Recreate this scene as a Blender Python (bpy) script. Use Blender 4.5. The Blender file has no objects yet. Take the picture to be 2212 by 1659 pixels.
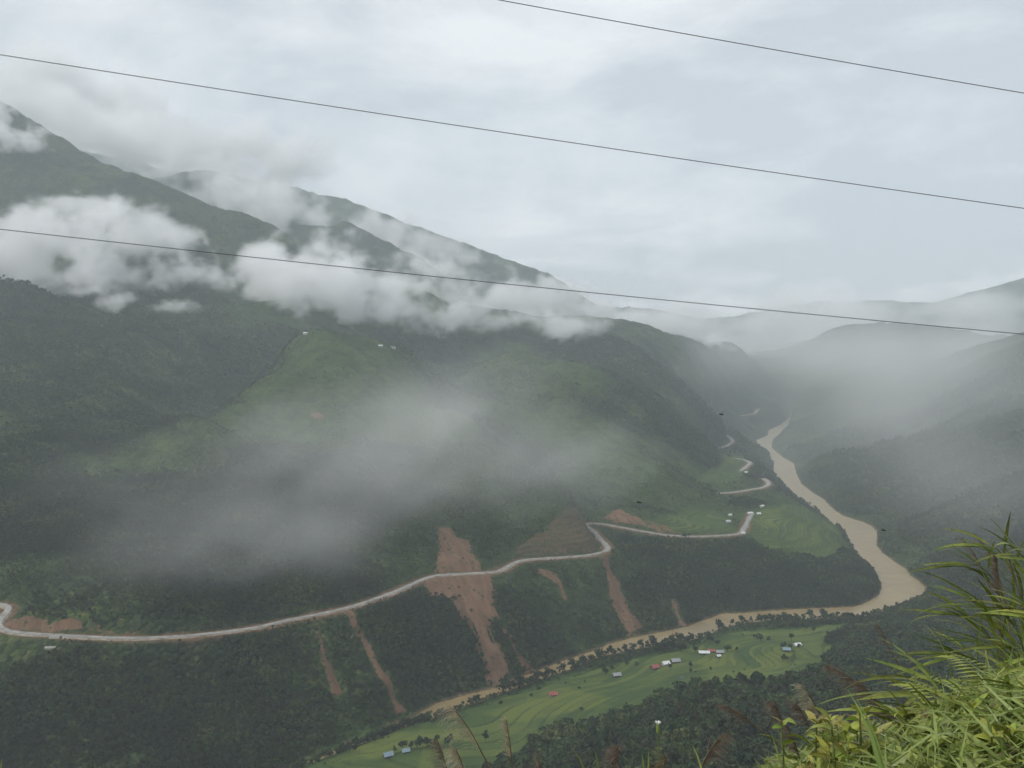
import bpy, bmesh, math, random
import numpy as np
from mathutils import Vector, Matrix, Euler

# ------------------------------------------------------------------ camera, sky, sun, exposure
S = bpy.context.scene
C = S.collection
R = math.radians
PITCH = R(2.82)                       # the lens looks a little below the horizon, from a hillside 400 m above the river
cam_d = bpy.data.cameras.new('camera'); cam_d.sensor_width = 36; cam_d.lens = 18 / math.tan(R(30))
cam_d.clip_start = 0.05; cam_d.clip_end = 60000
cam = bpy.data.objects.new('camera', cam_d); C.objects.link(cam)
cam.location = (0, 0, 0); cam.rotation_euler = (R(90) - PITCH, 0, 0)
S.camera = cam

SUN_EL, SUN_AZ = R(43), R(-105)       # azimuth clockwise from the view direction: high, behind the left shoulder
sun_d = bpy.data.lights.new('sun', 'SUN'); sun_d.energy = 2.4; sun_d.angle = R(6); sun_d.color = (1.0, .96, .9)
sun = bpy.data.objects.new('sun', sun_d); C.objects.link(sun)
sv = Vector((math.sin(SUN_AZ) * math.cos(SUN_EL), math.cos(SUN_AZ) * math.cos(SUN_EL), math.sin(SUN_EL)))
sun.rotation_euler = sv.to_track_quat('Z', 'Y').to_euler()

W = bpy.data.worlds.new('World'); S.world = W; W.use_nodes = True
def sky_nodes():
    nt = W.node_tree; nt.nodes.clear(); N = nt.nodes.new; L = nt.links.new
    out = N('ShaderNodeOutputWorld'); bg = N('ShaderNodeBackground'); bg.inputs[1].default_value = 0.14
    sky = N('ShaderNodeTexSky'); sky.sky_type = 'NISHITA'; sky.sun_disc = False
    sky.sun_elevation = SUN_EL; sky.sun_rotation = SUN_AZ; sky.altitude = 800
    # the overcast: a cloud layer laid over that sky, as a plane 1 unit overhead seen in perspective
    tc = N('ShaderNodeTexCoord'); sep = N('ShaderNodeSeparateXYZ'); L(tc.outputs['Generated'], sep.inputs[0])
    mx = N('ShaderNodeMath'); mx.operation = 'MAXIMUM'; L(sep.outputs[2], mx.inputs[0]); mx.inputs[1].default_value = 0.0
    ad = N('ShaderNodeMath'); L(mx.outputs[0], ad.inputs[0]); ad.inputs[1].default_value = 0.26
    dx = N('ShaderNodeMath'); dx.operation = 'DIVIDE'; L(sep.outputs[0], dx.inputs[0]); L(ad.outputs[0], dx.inputs[1])
    dy = N('ShaderNodeMath'); dy.operation = 'DIVIDE'; L(sep.outputs[1], dy.inputs[0]); L(ad.outputs[0], dy.inputs[1])
    cm = N('ShaderNodeCombineXYZ'); L(dx.outputs[0], cm.inputs[0]); L(dy.outputs[0], cm.inputs[1])
    def noise(scale, detail, rough, dist, off):
        mp = N('ShaderNodeMapping'); mp.inputs['Location'].default_value = off; L(cm.outputs[0], mp.inputs[0])
        n = N('ShaderNodeTexNoise'); n.inputs['Scale'].default_value = scale; n.inputs['Detail'].default_value = detail
        n.inputs['Roughness'].default_value = rough; n.inputs['Distortion'].default_value = dist
        L(mp.outputs[0], n.inputs['Vector']); return n.outputs['Fac']
    n1 = noise(1.05, 7, .58, .9, (4.3, 1.2, 0)); n2 = noise(3.0, 6, .6, .3, (7.1, 2.2, 3))
    mixn = N('ShaderNodeMath'); mixn.operation = 'MULTIPLY_ADD'; L(n2, mixn.inputs[0]); mixn.inputs[1].default_value = .3
    sc = N('ShaderNodeMath'); sc.operation = 'MULTIPLY'; L(n1, sc.inputs[0]); sc.inputs[1].default_value = .7
    L(sc.outputs[0], mixn.inputs[2])
    # the cloud sheet thins and brightens towards the left
    lf = N('ShaderNodeMath'); lf.operation = 'MULTIPLY_ADD'; L(sep.outputs[0], lf.inputs[0]); lf.inputs[1].default_value = -.1
    L(mixn.outputs[0], lf.inputs[2])
    cr = N('ShaderNodeValToRGB'); e = cr.color_ramp.elements
    e[0].position = .43; e[0].color = (4.3, 4.5, 4.82, 1); e[1].position = .6; e[1].color = (7.7, 7.75, 7.75, 1)
    m = e.new(.49); m.color = (5.5, 5.68, 5.92, 1)
    L(lf.outputs[0], cr.inputs[0])
    mix = N('ShaderNodeMix'); mix.data_type = 'RGBA'; mix.inputs[0].default_value = .93
    L(sky.outputs[0], mix.inputs[6]); L(cr.outputs[0], mix.inputs[7])
    L(mix.outputs[2], bg.inputs[0]); L(bg.outputs[0], out.inputs[0])
sky_nodes()
S.view_settings.view_transform = 'Standard'; S.view_settings.look = 'None'
S.view_settings.exposure = 0.18; S.view_settings.gamma = 1; S.view_settings.use_curve_mapping = False
cy = S.cycles
cy.use_denoising = True
cy.max_bounces = 18; cy.diffuse_bounces = 2; cy.glossy_bounces = 2; cy.transmission_bounces = 3
cy.volume_bounces = 16; cy.transparent_max_bounces = 8
cy.volume_step_rate = 1.6; cy.volume_max_steps = 256
cy.use_adaptive_sampling = True; cy.adaptive_threshold = .02
cy.caustics_reflective = False; cy.caustics_refractive = False

# ------------------------------------------------------------------ helpers
rng = np.random.default_rng(7)
random.seed(7)
CX, CY, FP = 1106.0, 829.5, 1916.0    # the survey sheet the place was measured on: sight lines from the viewpoint
def ray(x, y):
    u = (np.asarray(x, float) - CX) / FP; v = (CY - np.asarray(y, float)) / FP
    return u, math.cos(PITCH) + v * math.sin(PITCH), -math.sin(PITCH) + v * math.cos(PITCH)
def sight(x, y):                      # azimuth and slope of a sight line
    X, Y, Z = ray(x, y); h = np.hypot(X, Y); return np.arctan2(X, Y), Z / h
def at_d(x, y, d):
    a, e = sight(x, y); return Vector((d * math.sin(a), d * math.cos(a), d * e))
def at_z(x, y, z):
    a, e = sight(x, y); d = z / e; return np.stack([d * np.sin(a), d * np.cos(a)], -1)

def tag(o, label=None, cat=None, group=None, kind=None):
    for k, v in (('label', label), ('category', cat), ('group', group), ('kind', kind)):
        if v: o[k] = v
    return o
def link(name, me, mat=None, parent=None):
    o = bpy.data.objects.new(name, me); C.objects.link(o)
    if mat is not None and me is not None and len(me.materials) == 0: me.materials.append(mat)
    if parent is not None: o.parent = parent
    return o
def empty(name, loc=(0, 0, 0), rz=0):
    o = bpy.data.objects.new(name, None); C.objects.link(o); o.location = loc; o.rotation_euler = (0, 0, rz)
    o.empty_display_size = .2; return o
def mesh_np(name, v, f, smooth=True):
    """mesh from numpy vertices and equal-sized faces"""
    me = bpy.data.meshes.new(name); v = np.asarray(v, np.float32); f = np.asarray(f, np.int32)
    me.vertices.add(len(v)); me.vertices.foreach_set('co', v.ravel())
    if len(f):
        k = f.shape[1]; me.loops.add(f.size); me.loops.foreach_set('vertex_index', f.ravel())
        me.polygons.add(len(f)); me.polygons.foreach_set('loop_start', np.arange(len(f), dtype=np.int32) * k)
        me.polygons.foreach_set('use_smooth', np.full(len(f), smooth))
    me.update(calc_edges=True); return me
def attr(me, name, a, dom='POINT'):
    at = me.attributes.new(name, 'FLOAT', dom); at.data.foreach_set('value', np.asarray(a, np.float32).ravel())
def copy_tree(o, parent=None):
    c = o.copy(); C.objects.link(c)
    if parent is not None: c.parent = parent
    for ch in list(o.children): copy_tree(ch, c)
    return c

def _hash(ix, iy, seed):
    n = (ix.astype(np.int64) * 374761393 + iy.astype(np.int64) * 668265263 + seed * 974711) & 0x7fffffff
    n = ((n ^ (n >> 13)) * 1274126177) & 0x7fffffff
    return ((n ^ (n >> 16)) & 0xffff) / 65535.0
def vnoise(x, y, seed=0):
    x0 = np.floor(x); y0 = np.floor(y); fx = x - x0; fy = y - y0
    fx = fx * fx * fx * (fx * (fx * 6 - 15) + 10); fy = fy * fy * fy * (fy * (fy * 6 - 15) + 10)
    a = _hash(x0, y0, seed); b = _hash(x0 + 1, y0, seed); c = _hash(x0, y0 + 1, seed); d = _hash(x0 + 1, y0 + 1, seed)
    return (a + (b - a) * fx) * (1 - fy) + (c + (d - c) * fx) * fy
def fbm(x, y, oct=4, seed=0, gain=.5):
    s = 0; a = 1; t = 0
    for i in range(oct):
        s = s + a * vnoise(x, y, seed + i * 17); t += a; a *= gain
        x, y = x * 1.62 - y * 1.18 + 3.1, x * 1.18 + y * 1.62 + 7.7
    return s / t
def ridged(x, y, oct=4, seed=0, gain=.5):
    s = 0; a = 1; t = 0
    for i in range(oct):
        s = s + a * (1 - np.abs(2 * vnoise(x, y, seed + i * 13) - 1)); t += a; a *= gain
        x, y = x * 1.62 - y * 1.18 + 3.1, x * 1.18 + y * 1.62 + 7.7
    return s / t
def sstep(a, b, x):
    t = np.clip((x - a) / (b - a), 0, 1); return t * t * (3 - 2 * t)
def inside(px, py, poly):
    r = np.zeros(px.shape, bool); n = len(poly)
    for i in range(n):
        x0, y0 = poly[i]; x1, y1 = poly[(i + 1) % n]
        if y0 == y1: continue
        c = (y0 > py) != (y1 > py)
        r ^= c & (px < (x1 - x0) * (py - y0) / (y1 - y0) + x0)
    return r
def seg_dist(px, py, pts, closed=False):
    """distance to a polyline and the parameter (index + fraction) of the nearest point"""
    best = np.full(px.shape, 1e18); par = np.zeros(px.shape); n = len(pts)
    for i in range(n if closed else n - 1):
        x0, y0 = pts[i][:2]; x1, y1 = pts[(i + 1) % n][:2]
        dx, dy = x1 - x0, y1 - y0; l2 = dx * dx + dy * dy + 1e-9
        t = np.clip(((px - x0) * dx + (py - y0) * dy) / l2, 0, 1)
        d2 = (px - x0 - t * dx) ** 2 + (py - y0 - t * dy) ** 2
        m = d2 < best; best = np.where(m, d2, best); par = np.where(m, i + t, par)
    return np.sqrt(best), par
def smooth_line(pts, n):
    """Catmull-Rom through points"""
    p = np.asarray(pts, float); p = np.vstack([2 * p[0] - p[1], p, 2 * p[-1] - p[-2]]); out = []
    for i in range(1, len(p) - 2):
        for t in np.arange(n) / n:
            out.append(.5 * (2 * p[i] + (p[i + 1] - p[i - 1]) * t + (2 * p[i - 1] - 5 * p[i] + 4 * p[i + 1] - p[i + 2]) * t * t
                             + (3 * p[i] - p[i - 1] - 3 * p[i + 1] + p[i + 2]) * t ** 3))
    out.append(p[-2]); return np.array(out)

# materials -----------------------------------------------------------------
def new_mat(name):
    m = bpy.data.materials.new(name); m.use_nodes = True
    b = m.node_tree.nodes['Principled BSDF']; b.inputs['Specular IOR Level'].default_value = .25
    return m, m.node_tree, b
def plain(name, col, rough=.8, var=.25, scale=4.0, transl=0.0, bump=0.0, objvar=False):
    """base colour with a soft noise over it (in object space), a little relief"""
    m, nt, b = new_mat(name); N = nt.nodes.new; L = nt.links.new
    b.inputs['Roughness'].default_value = rough
    tc = N('ShaderNodeTexCoord'); n = N('ShaderNodeTexNoise'); n.inputs['Scale'].default_value = scale; n.inputs['Detail'].default_value = 5
    L(tc.outputs['Object'], n.inputs['Vector'])
    cr = N('ShaderNodeValToRGB'); e = cr.color_ramp.elements
    e[0].position = .3; e[1].position = .7
    e[0].color = (*[c * (1 - var) for c in col], 1); e[1].color = (*[min(1, c * (1 + var)) for c in col], 1)
    L(n.outputs['Fac'], cr.inputs[0]); src = cr.outputs[0]
    if objvar:
        oi = N('ShaderNodeObjectInfo'); hs = N('ShaderNodeHueSaturation')
        mr = N('ShaderNodeMapRange'); mr.inputs[3].default_value = .62; mr.inputs[4].default_value = 1.35
        L(oi.outputs['Random'], mr.inputs[0]); L(mr.outputs[0], hs.inputs['Value'])
        mh = N('ShaderNodeMapRange'); mh.inputs[3].default_value = .475; mh.inputs[4].default_value = .525
        mm = N('ShaderNodeMath'); mm.operation = 'FRACT'; mk = N('ShaderNodeMath'); mk.operation = 'MULTIPLY'; mk.inputs[1].default_value = 7.31
        L(oi.outputs['Random'], mk.inputs[0]); L(mk.outputs[0], mm.inputs[0]); L(mm.outputs[0], mh.inputs[0]); L(mh.outputs[0], hs.inputs['Hue'])
        L(src, hs.inputs['Color']); src = hs.outputs[0]
    L(src, b.inputs['Base Color'])
    if bump:
        bp = N('ShaderNodeBump'); bp.inputs['Strength'].default_value = bump; L(n.outputs['Fac'], bp.inputs['Height']); L(bp.outputs[0], b.inputs['Normal'])
    if transl:
        tr = N('ShaderNodeBsdfTranslucent'); ms = N('ShaderNodeMixShader'); ms.inputs[0].default_value = transl
        L(src, tr.inputs[0]); out = nt.nodes['Material Output']
        L(b.outputs[0], ms.inputs[1]); L(tr.outputs[0], ms.inputs[2]); L(ms.outputs[0], out.inputs[0])
    return m
# ------------------------------------------------------------------ the survey: river banks, road, slides, fields
c3 = lambda p: [(1355.4 + .3873 * a, 542.2 + .3873 * b) for a, b in p]
c4 = lambda p: [(.337 * a, 1084 + .337 * b) for a, b in p]
c5 = lambda p: [(610 + .337 * a, 1084 + .337 * b) for a, b in p]
c6 = lambda p: [(1152 + .337 * a, 1016.5 + .337 * b) for a, b in p]
ZR = -400.0
bank_far = [(1706, 902), (1685, 918), (1662, 929), (1658, 941), (1634, 951), (1642, 964), (1660, 974), (1672, 1003), (1673, 1024),
            (1695, 1048), (1712, 1069), (1736, 1084), (1760, 1098), (1780, 1113), (1802, 1132), (1828, 1148), (1838, 1170), (1846, 1184),
            (1855, 1200), (1880, 1222), (1893, 1238), (1900, 1252), (1906, 1268), (1900, 1284), (1866, 1306), (1841, 1312), (1804, 1313), (1770, 1314),
            (1700, 1318), (1636, 1322), (1607, 1325), (1560, 1326), (1540, 1334), (1509, 1344), (1489, 1353), (1455, 1361), (1408, 1370), (1368, 1378),
            (1314, 1393), (1287, 1405), (1263, 1413), (1202, 1433), (1162, 1450), (1110, 1468), (1061, 1490), (1014, 1500), (974, 1512),
            (940, 1521), (900, 1545), (800, 1590), (640, 1655), (420, 1735), (200, 1800), (-150, 1880)]
bank_near = [(1712, 904), (1696, 926), (1688, 937), (1669, 948), (1666, 967), (1690, 988), (1714, 1001), (1719, 1022), (1731, 1046), (1756, 1065),
             (1779, 1079), (1799, 1100), (1822, 1115), (1861, 1127), (1880, 1135), (1892, 1146), (1894, 1162), (1891, 1178), (1905, 1194),
             (1933, 1215), (1957, 1230), (1965, 1243), (1984, 1256), (1996, 1268), (1996, 1284), (1966, 1298), (1925, 1314), (1880, 1330), (1844, 1336), (1800, 1337), (1740, 1338),
             (1690, 1336), (1636, 1343), (1597, 1347), (1553, 1361), (1523, 1373), (1489, 1384), (1455, 1387), (1415, 1395), (1388, 1399), (1354, 1406),
             (1297, 1418), (1263, 1430), (1230, 1446), (1169, 1466), (1120, 1484), (1061, 1506), (1038, 1513), (1000, 1525), (964, 1538),
             (925, 1556), (890, 1562), (800, 1600), (640, 1662), (430, 1742), (200, 1812), (-150, 1900)]
BF = at_z(*np.array(bank_far).T, ZR); BN = at_z(*np.array(bank_near).T, ZR)
RIVER = np.vstack([BF, BN[::-1]])

# the road on the far slope, a contour some 80 m above the water
road_main = [(-260, 1292, -292), (-120, 1300, -292), (-30, 1304, -294), (4, 1306, -296), (18, 1313, -297), (14, 1324, -299), (5, 1334, -301), (-3, 1346, -303),
             (0, 1356, -304), (20, 1364, -305), (60, 1369, -306), (120, 1373, -306), (200, 1377, -307), (260, 1379, -308), (340, 1378, -309), (420, 1373, -309),
             (500, 1364, -310), (560, 1355, -310), (610, 1343, -311), (660, 1333, -311), (720, 1321, -312), (780, 1305, -312), (840, 1284, -312), (880, 1267, -313),
             (920, 1250, -313), (950, 1243, -313), (1000, 1240, -314), (1060, 1237, -314), (1085, 1231, -314), (1110, 1217, -315), (1140, 1209, -315),
             (1200, 1205, -316), (1260, 1201, -316), (1295, 1195, -317), (1312, 1188, -318), (1310, 1178, -319), (1300, 1168, -320), (1292, 1158, -321), (1284, 1149, -322), (1272, 1140, -323), (1265, 1135, -324),
             (1270, 1131, -325), (1300, 1132, -326), (1350, 1141, -328), (1400, 1150, -329), (1450, 1157, -330), (1500, 1159, -331), (1560, 1157, -333), (1592, 1154, -334),
             (1605, 1147, -335), (1612, 1133, -335), (1620, 1118, -336), (1626, 1108, -336)]
road_far = [(1640, 1090, -336), (1600, 1080, -336), (1555, 1069, -336), (1500, 1070, -336), (1540, 1066, -336), (1580, 1064, -336), (1620, 1058, -336), (1648, 1053, -336),
            (1660, 1046, -336), (1658, 1040, -336), (1650, 1034, -336), (1620, 1026, -335), (1600, 1018, -335), (1612, 1008, -335), (1620, 1000, -335), (1612, 995, -334), (1590, 990, -334), (1560, 984, -334),
            (1530, 975, -333), (1545, 969, -333), (1568, 964, -333), (1582, 955, -333), (1580, 948, -333), (1568, 940, -332), (1566, 933, -332),
            (1545, 925, -331), (1548, 912, -329), (1570, 904, -328), (1600, 898, -327), (1630, 893, -326), (1634, 887, -325), (1640, 884, -324)]
def plan(lst):
    a = np.array(lst, float); xy = at_z(a[:, 0], a[:, 1], a[:, 2]); return np.column_stack([xy, a[:, 2]])
ROAD = smooth_line(plan(road_main), 4)
ROADF = [smooth_line(plan(road_far[i:j]), 4) for i, j in ((4, 11), (12, 17), (18, 24), (25, 32))]

# sight-line soundings: azimuth line, then (height on the sheet, metres away)
col = {
 -260: [(1659, 800), (1450, 880), (1365, 930), (1250, 1050), (1000, 1400), (850, 1800), (735, 2200), (620, 2600), (500, 3000), (400, 3250), (300, 3500), (200, 3700), (130, 3900), (260, 4400)],
 0: [(1659, 790), (1450, 868), (1410, 888), (1385, 896), (1280, 990), (1200, 1110), (1080, 1280), (1000, 1400), (850, 1750), (735, 2100), (620, 2500), (645, 2800), (500, 3100), (400, 3350), (300, 3600), (232, 3750), (270, 4200)],
 100: [(1659, 785), (1500, 846), (1430, 876), (1395, 891), (1250, 1010), (1100, 1230), (950, 1500), (850, 1800), (740, 2150), (640, 2500), (660, 2750), (480, 3150), (380, 3420), (290, 3700), (340, 4150)],
 250: [(1659, 775), (1500, 850), (1250, 1010), (1100, 1230), (950, 1550), (850, 1850), (750, 2200), (650, 2550), (670, 2800), (560, 3000), (460, 3270), (375, 3600), (420, 4050)],
 400: [(1640, 795), (1480, 880), (1250, 1025), (1150, 1180), (1000, 1480), (865, 2080), (780, 2300), (700, 2520), (640, 2700), (660, 2900), (560, 3120), (480, 3350), (422, 3550), (480, 4000)],
 500: [(1620, 815), (1500, 870), (1250, 1050), (1100, 1280), (1000, 1500), (935, 1610), (790, 2400), (720, 2580), (640, 2800), (660, 3000), (540, 3280), (462, 3500), (520, 3950)],
 620: [(1580, 850), (1450, 910), (1230, 1080), (1050, 1420), (900, 1760), (800, 2020), (745, 2230), (760, 2550), (690, 2800), (640, 2950), (660, 3150), (560, 3320), (512, 3420), (560, 3900)],
 750: [(1560, 890), (1450, 945), (1200, 1180), (1050, 1450), (900, 1780), (800, 2060), (737, 2300), (755, 2650), (700, 2900), (640, 3150), (600, 3400), (650, 3900)],
 880: [(1500, 935), (1350, 1010), (1180, 1230), (1050, 1480), (920, 1800), (850, 1980), (800, 2150), (775, 2280), (818, 2500), (745, 2880), (680, 3200), (625, 3500), (680, 4000)],
 1000: [(1420, 1020), (1330, 1085), (1150, 1290), (1050, 1480), (950, 1720), (900, 1850), (930, 2080), (855, 2400), (800, 2650), (740, 3000), (690, 3300), (660, 3550), (700, 4000)],
 1120: [(1400, 1070), (1320, 1120), (1120, 1400), (1040, 1570), (985, 1700), (1022, 1880), (905, 2170), (850, 2300), (790, 2550), (760, 2700), (785, 2950), (740, 3200), (690, 3600), (720, 4100)],
 1250: [(1370, 1145), (1300, 1200), (1110, 1420), (1060, 1530), (1065, 1750), (980, 1950), (900, 2150), (850, 2300), (800, 2450), (812, 2700), (770, 2950), (720, 3300), (695, 3600), (720, 4100)],
 1400: [(1300, 1270), (1220, 1360), (1100, 1600), (1000, 1850), (900, 2250), (850, 2550), (800, 2900), (750, 3350), (712, 3700), (740, 4300)],
 1500: [(1290, 1310), (1220, 1400), (1110, 1680), (1040, 1950), (950, 2350), (900, 2700), (850, 3100), (800, 3500), (760, 3900), (733, 4300), (760, 4900)],
 1580: [(1280, 1330), (1220, 1410), (1115, 1700), (930, 3000), (860, 3950), (820, 4150), (780, 4500), (742, 4900), (775, 5500)],
 1650: [(1290, 1330), (1240, 1395), (1190, 1475), (1140, 1580), (1090, 1760), (870, 4350), (830, 4650), (800, 5000), (766, 5400), (790, 6200)],
 1720: [(1290, 1340), (1250, 1395), (1190, 1520), (1130, 1680), (960, 3200), (920, 3550), (880, 4000), (840, 4500), (800, 5000), (760, 5600), (743, 5900), (765, 6500)],
 1800: [(1280, 1365), (1240, 1430), (1190, 1560), (1060, 2250), (1000, 2600), (920, 3250), (860, 3900), (800, 4550), (750, 5100), (714, 5500), (745, 6200)],
 1900: [(1260, 1405), (1100, 1960), (1040, 2220), (980, 2550), (900, 3150), (840, 3750), (780, 4400), (730, 4950), (709, 5200), (740, 6000)],
 2000: [(1230, 1490), (1150, 1680), (1080, 1900), (1000, 2230), (920, 2700), (860, 3150), (800, 3700), (750, 4300), (711, 4900), (735, 5600)],
 2100: [(1230, 1330), (1150, 1520), (1080, 1720), (1000, 2000), (920, 2350), (860, 2700), (800, 3150), (764, 3500), (780, 4200), (725, 5000), (760, 5800)],
 2212: [(1250, 1230), (1150, 1440), (1080, 1600), (1000, 1800), (900, 2150), (840, 2450), (780, 2850), (737, 3250), (760, 4000)],
 2450: [(1250, 1220), (1080, 1550), (1000, 1700), (900, 1950), (800, 2300), (700, 2900), (720, 3600)],
}
pts = [(x, y, d) for x, l in col.items() for y, d in l]
# crest lines of the ranges further back
for l in ([(400, 405, 4900), (470, 378, 4800), (520, 415, 4700), (600, 446, 4650), (690, 496, 4600), (757, 487, 4550), (820, 525, 4500), (860, 545, 4450), (910, 568, 4400), (1000, 640, 4350)],
          [(400, 401, 5700), (500, 406, 5700), (585, 423, 5700), (650, 456, 5700), (720, 463, 5700), (780, 478, 5700), (830, 488, 5700), (880, 512, 5700), (935, 528, 5700), (975, 527, 5700), (1040, 548, 5700),
           (1100, 571, 5700), (1150, 579, 5700), (1195, 601, 5700), (1235, 628, 5700), (1290, 666, 5700), (1330, 694, 5700)],
          [(1290, 668, 7000), (1402, 671, 7000), (1444, 674, 7000), (1510, 691, 7000), (1549, 704, 7000), (1600, 735, 7000), (1640, 728, 7200), (1685, 678, 7600), (1762, 661, 7600), (1820, 659, 7600),
           (1878, 657, 7600), (1944, 655, 7600), (2014, 664, 7600), (2060, 655, 7600), (2107, 648, 7600), (2161, 625, 7600), (2212, 610, 7600), (2400, 560, 7600)],
          [(-260, 230, 5600), (0, 300, 5600), (200, 350, 5600), (-260, 280, 7600), (100, 380, 7600), (500, 500, 7600), (900, 640, 7600), (1200, 760, 7600)],
          [(-260, 500, 9500), (300, 700, 9500), (900, 760, 9500), (1300, 720, 9500), (1600, 735, 9500), (1900, 720, 9500), (2300, 715, 9500)],
          # the gullies either side of the terraced spur
          [(430, 925, 1540), (500, 878, 1730), (570, 815, 1930), (630, 762, 2130), (425, 942, 1760), (485, 915, 1980), (555, 860, 2200), (615, 800, 2400)],
          [(1060, 775, 2650), (1150, 800, 2560), (1100, 870, 2250), (1060, 800, 2900)],
          # hollows between the ranges
          [(500, 500, 5250), (700, 560, 5150), (900, 620, 5050), (1050, 680, 5000), (1200, 720, 4900), (1350, 745, 4900)],
          [(1150, 640, 6300), (1250, 700, 6300), (1420, 720, 6000), (1520, 745, 6000)],
          # near side: camera slope, bottom land and the woods under it
          [(1500, 1505, 840), (1500, 1600, 690), (1500, 1659, 615), (1300, 1580, 830), (1300, 1659, 700), (1150, 1640, 800), (1700, 1480, 870), (1700, 1600, 680), (1700, 1400, 1060),
           (1850, 1450, 920), (1850, 1370, 1120), (1850, 1600, 660), (2000, 1345, 1190), (2000, 1430, 930), (2000, 1550, 700), (2150, 1330, 1120), (2150, 1450, 860), (2150, 1600, 640),
           (2350, 1330, 1050), (2350, 1500, 780)]):
    pts += l
az = []; ee = []; dd = []
for x, y, d in pts:
    a, e = sight(x, y); az.append(a); ee.append(e); dd.append(d / math.cos(a))      # soundings are measured straight ahead
def add_plan(xy, z):
    for (x, y), zz in zip(xy, z): az.append(math.atan2(x, y)); d = math.hypot(x, y); dd.append(d); ee.append(zz / d)
add_plan(BF[::2], np.full(len(BF[::2]), -397.0)); add_plan(BN[::2], np.full(len(BN[::2]), -396.5))
add_plan(ROAD[::8, :2], ROAD[::8, 2])
for r in ROADF: add_plan(r[::12, :2], r[::12, 2])
# fields between the river and the camera slope (sheet point, elevation)
for x, y, z in ((700, 1640, -394), (900, 1590, -394), (1000, 1600, -392), (1100, 1560, -393), (1250, 1500, -391), (1250, 1550, -386), (1400, 1440, -391), (1400, 1490, -384), (1550, 1400, -391),
                (1550, 1460, -382), (1700, 1375, -392), (1650, 1440, -382), (1750, 1420, -383), (1800, 1370, -389), (850, 1650, -391), (1000, 1650, -388), (900, 1720, -391),
                (1480, 1125, -330), (1560, 1120, -333), (1700, 1120, -341), (1760, 1130, -351), (1700, 1170, -344), (1800, 1180, -368),
                (1580, 995, -331), (1560, 1020, -330), (1520, 1035, -322)):
    xy = at_z(np.array([x]), np.array([y]), float(z)); add_plan(xy, [z])
for a in np.radians(np.arange(-44, 45, 11)):                     # the hillside under the viewpoint
    for d, e in ((40, -.62), (120, -.72), (260, -.7), (420, -.66 if a < 0 else -.60)):
        az.append(a); dd.append(d); ee.append(e)
    if a < -.05: az.append(a); dd.append(580); ee.append(-.655)
U = np.array(az); WL = np.log(np.array(dd)); EE = np.array(ee)
def tps_fit(u, w, f, lam):
    n = len(u); r2 = (u[:, None] - u) ** 2 + (w[:, None] - w) ** 2
    K = .5 * r2 * np.log(r2 + 1e-12) + lam * np.eye(n); P = np.column_stack([np.ones(n), u, w])
    A = np.block([[K, P], [P.T, np.zeros((3, 3))]]); return np.linalg.solve(A, np.concatenate([f, np.zeros(3)]))
TC = tps_fit(U, WL, EE, 2e-4)
def tps(u, w):
    out = np.empty(u.shape); uf, wf, of = u.ravel(), w.ravel(), out.ravel(); n = len(U)
    for i in range(0, len(uf), 40000):
        a = uf[i:i + 40000].astype(np.float32); b = wf[i:i + 40000].astype(np.float32)
        r2 = (a[:, None] - U.astype(np.float32)) ** 2 + (b[:, None] - WL.astype(np.float32)) ** 2 + np.float32(1e-12)
        of[i:i + 40000] = (r2 * np.log(r2)) @ (.5 * TC[:n]).astype(np.float32) + TC[n] + TC[n + 1] * a + TC[n + 2] * b
    return out

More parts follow.
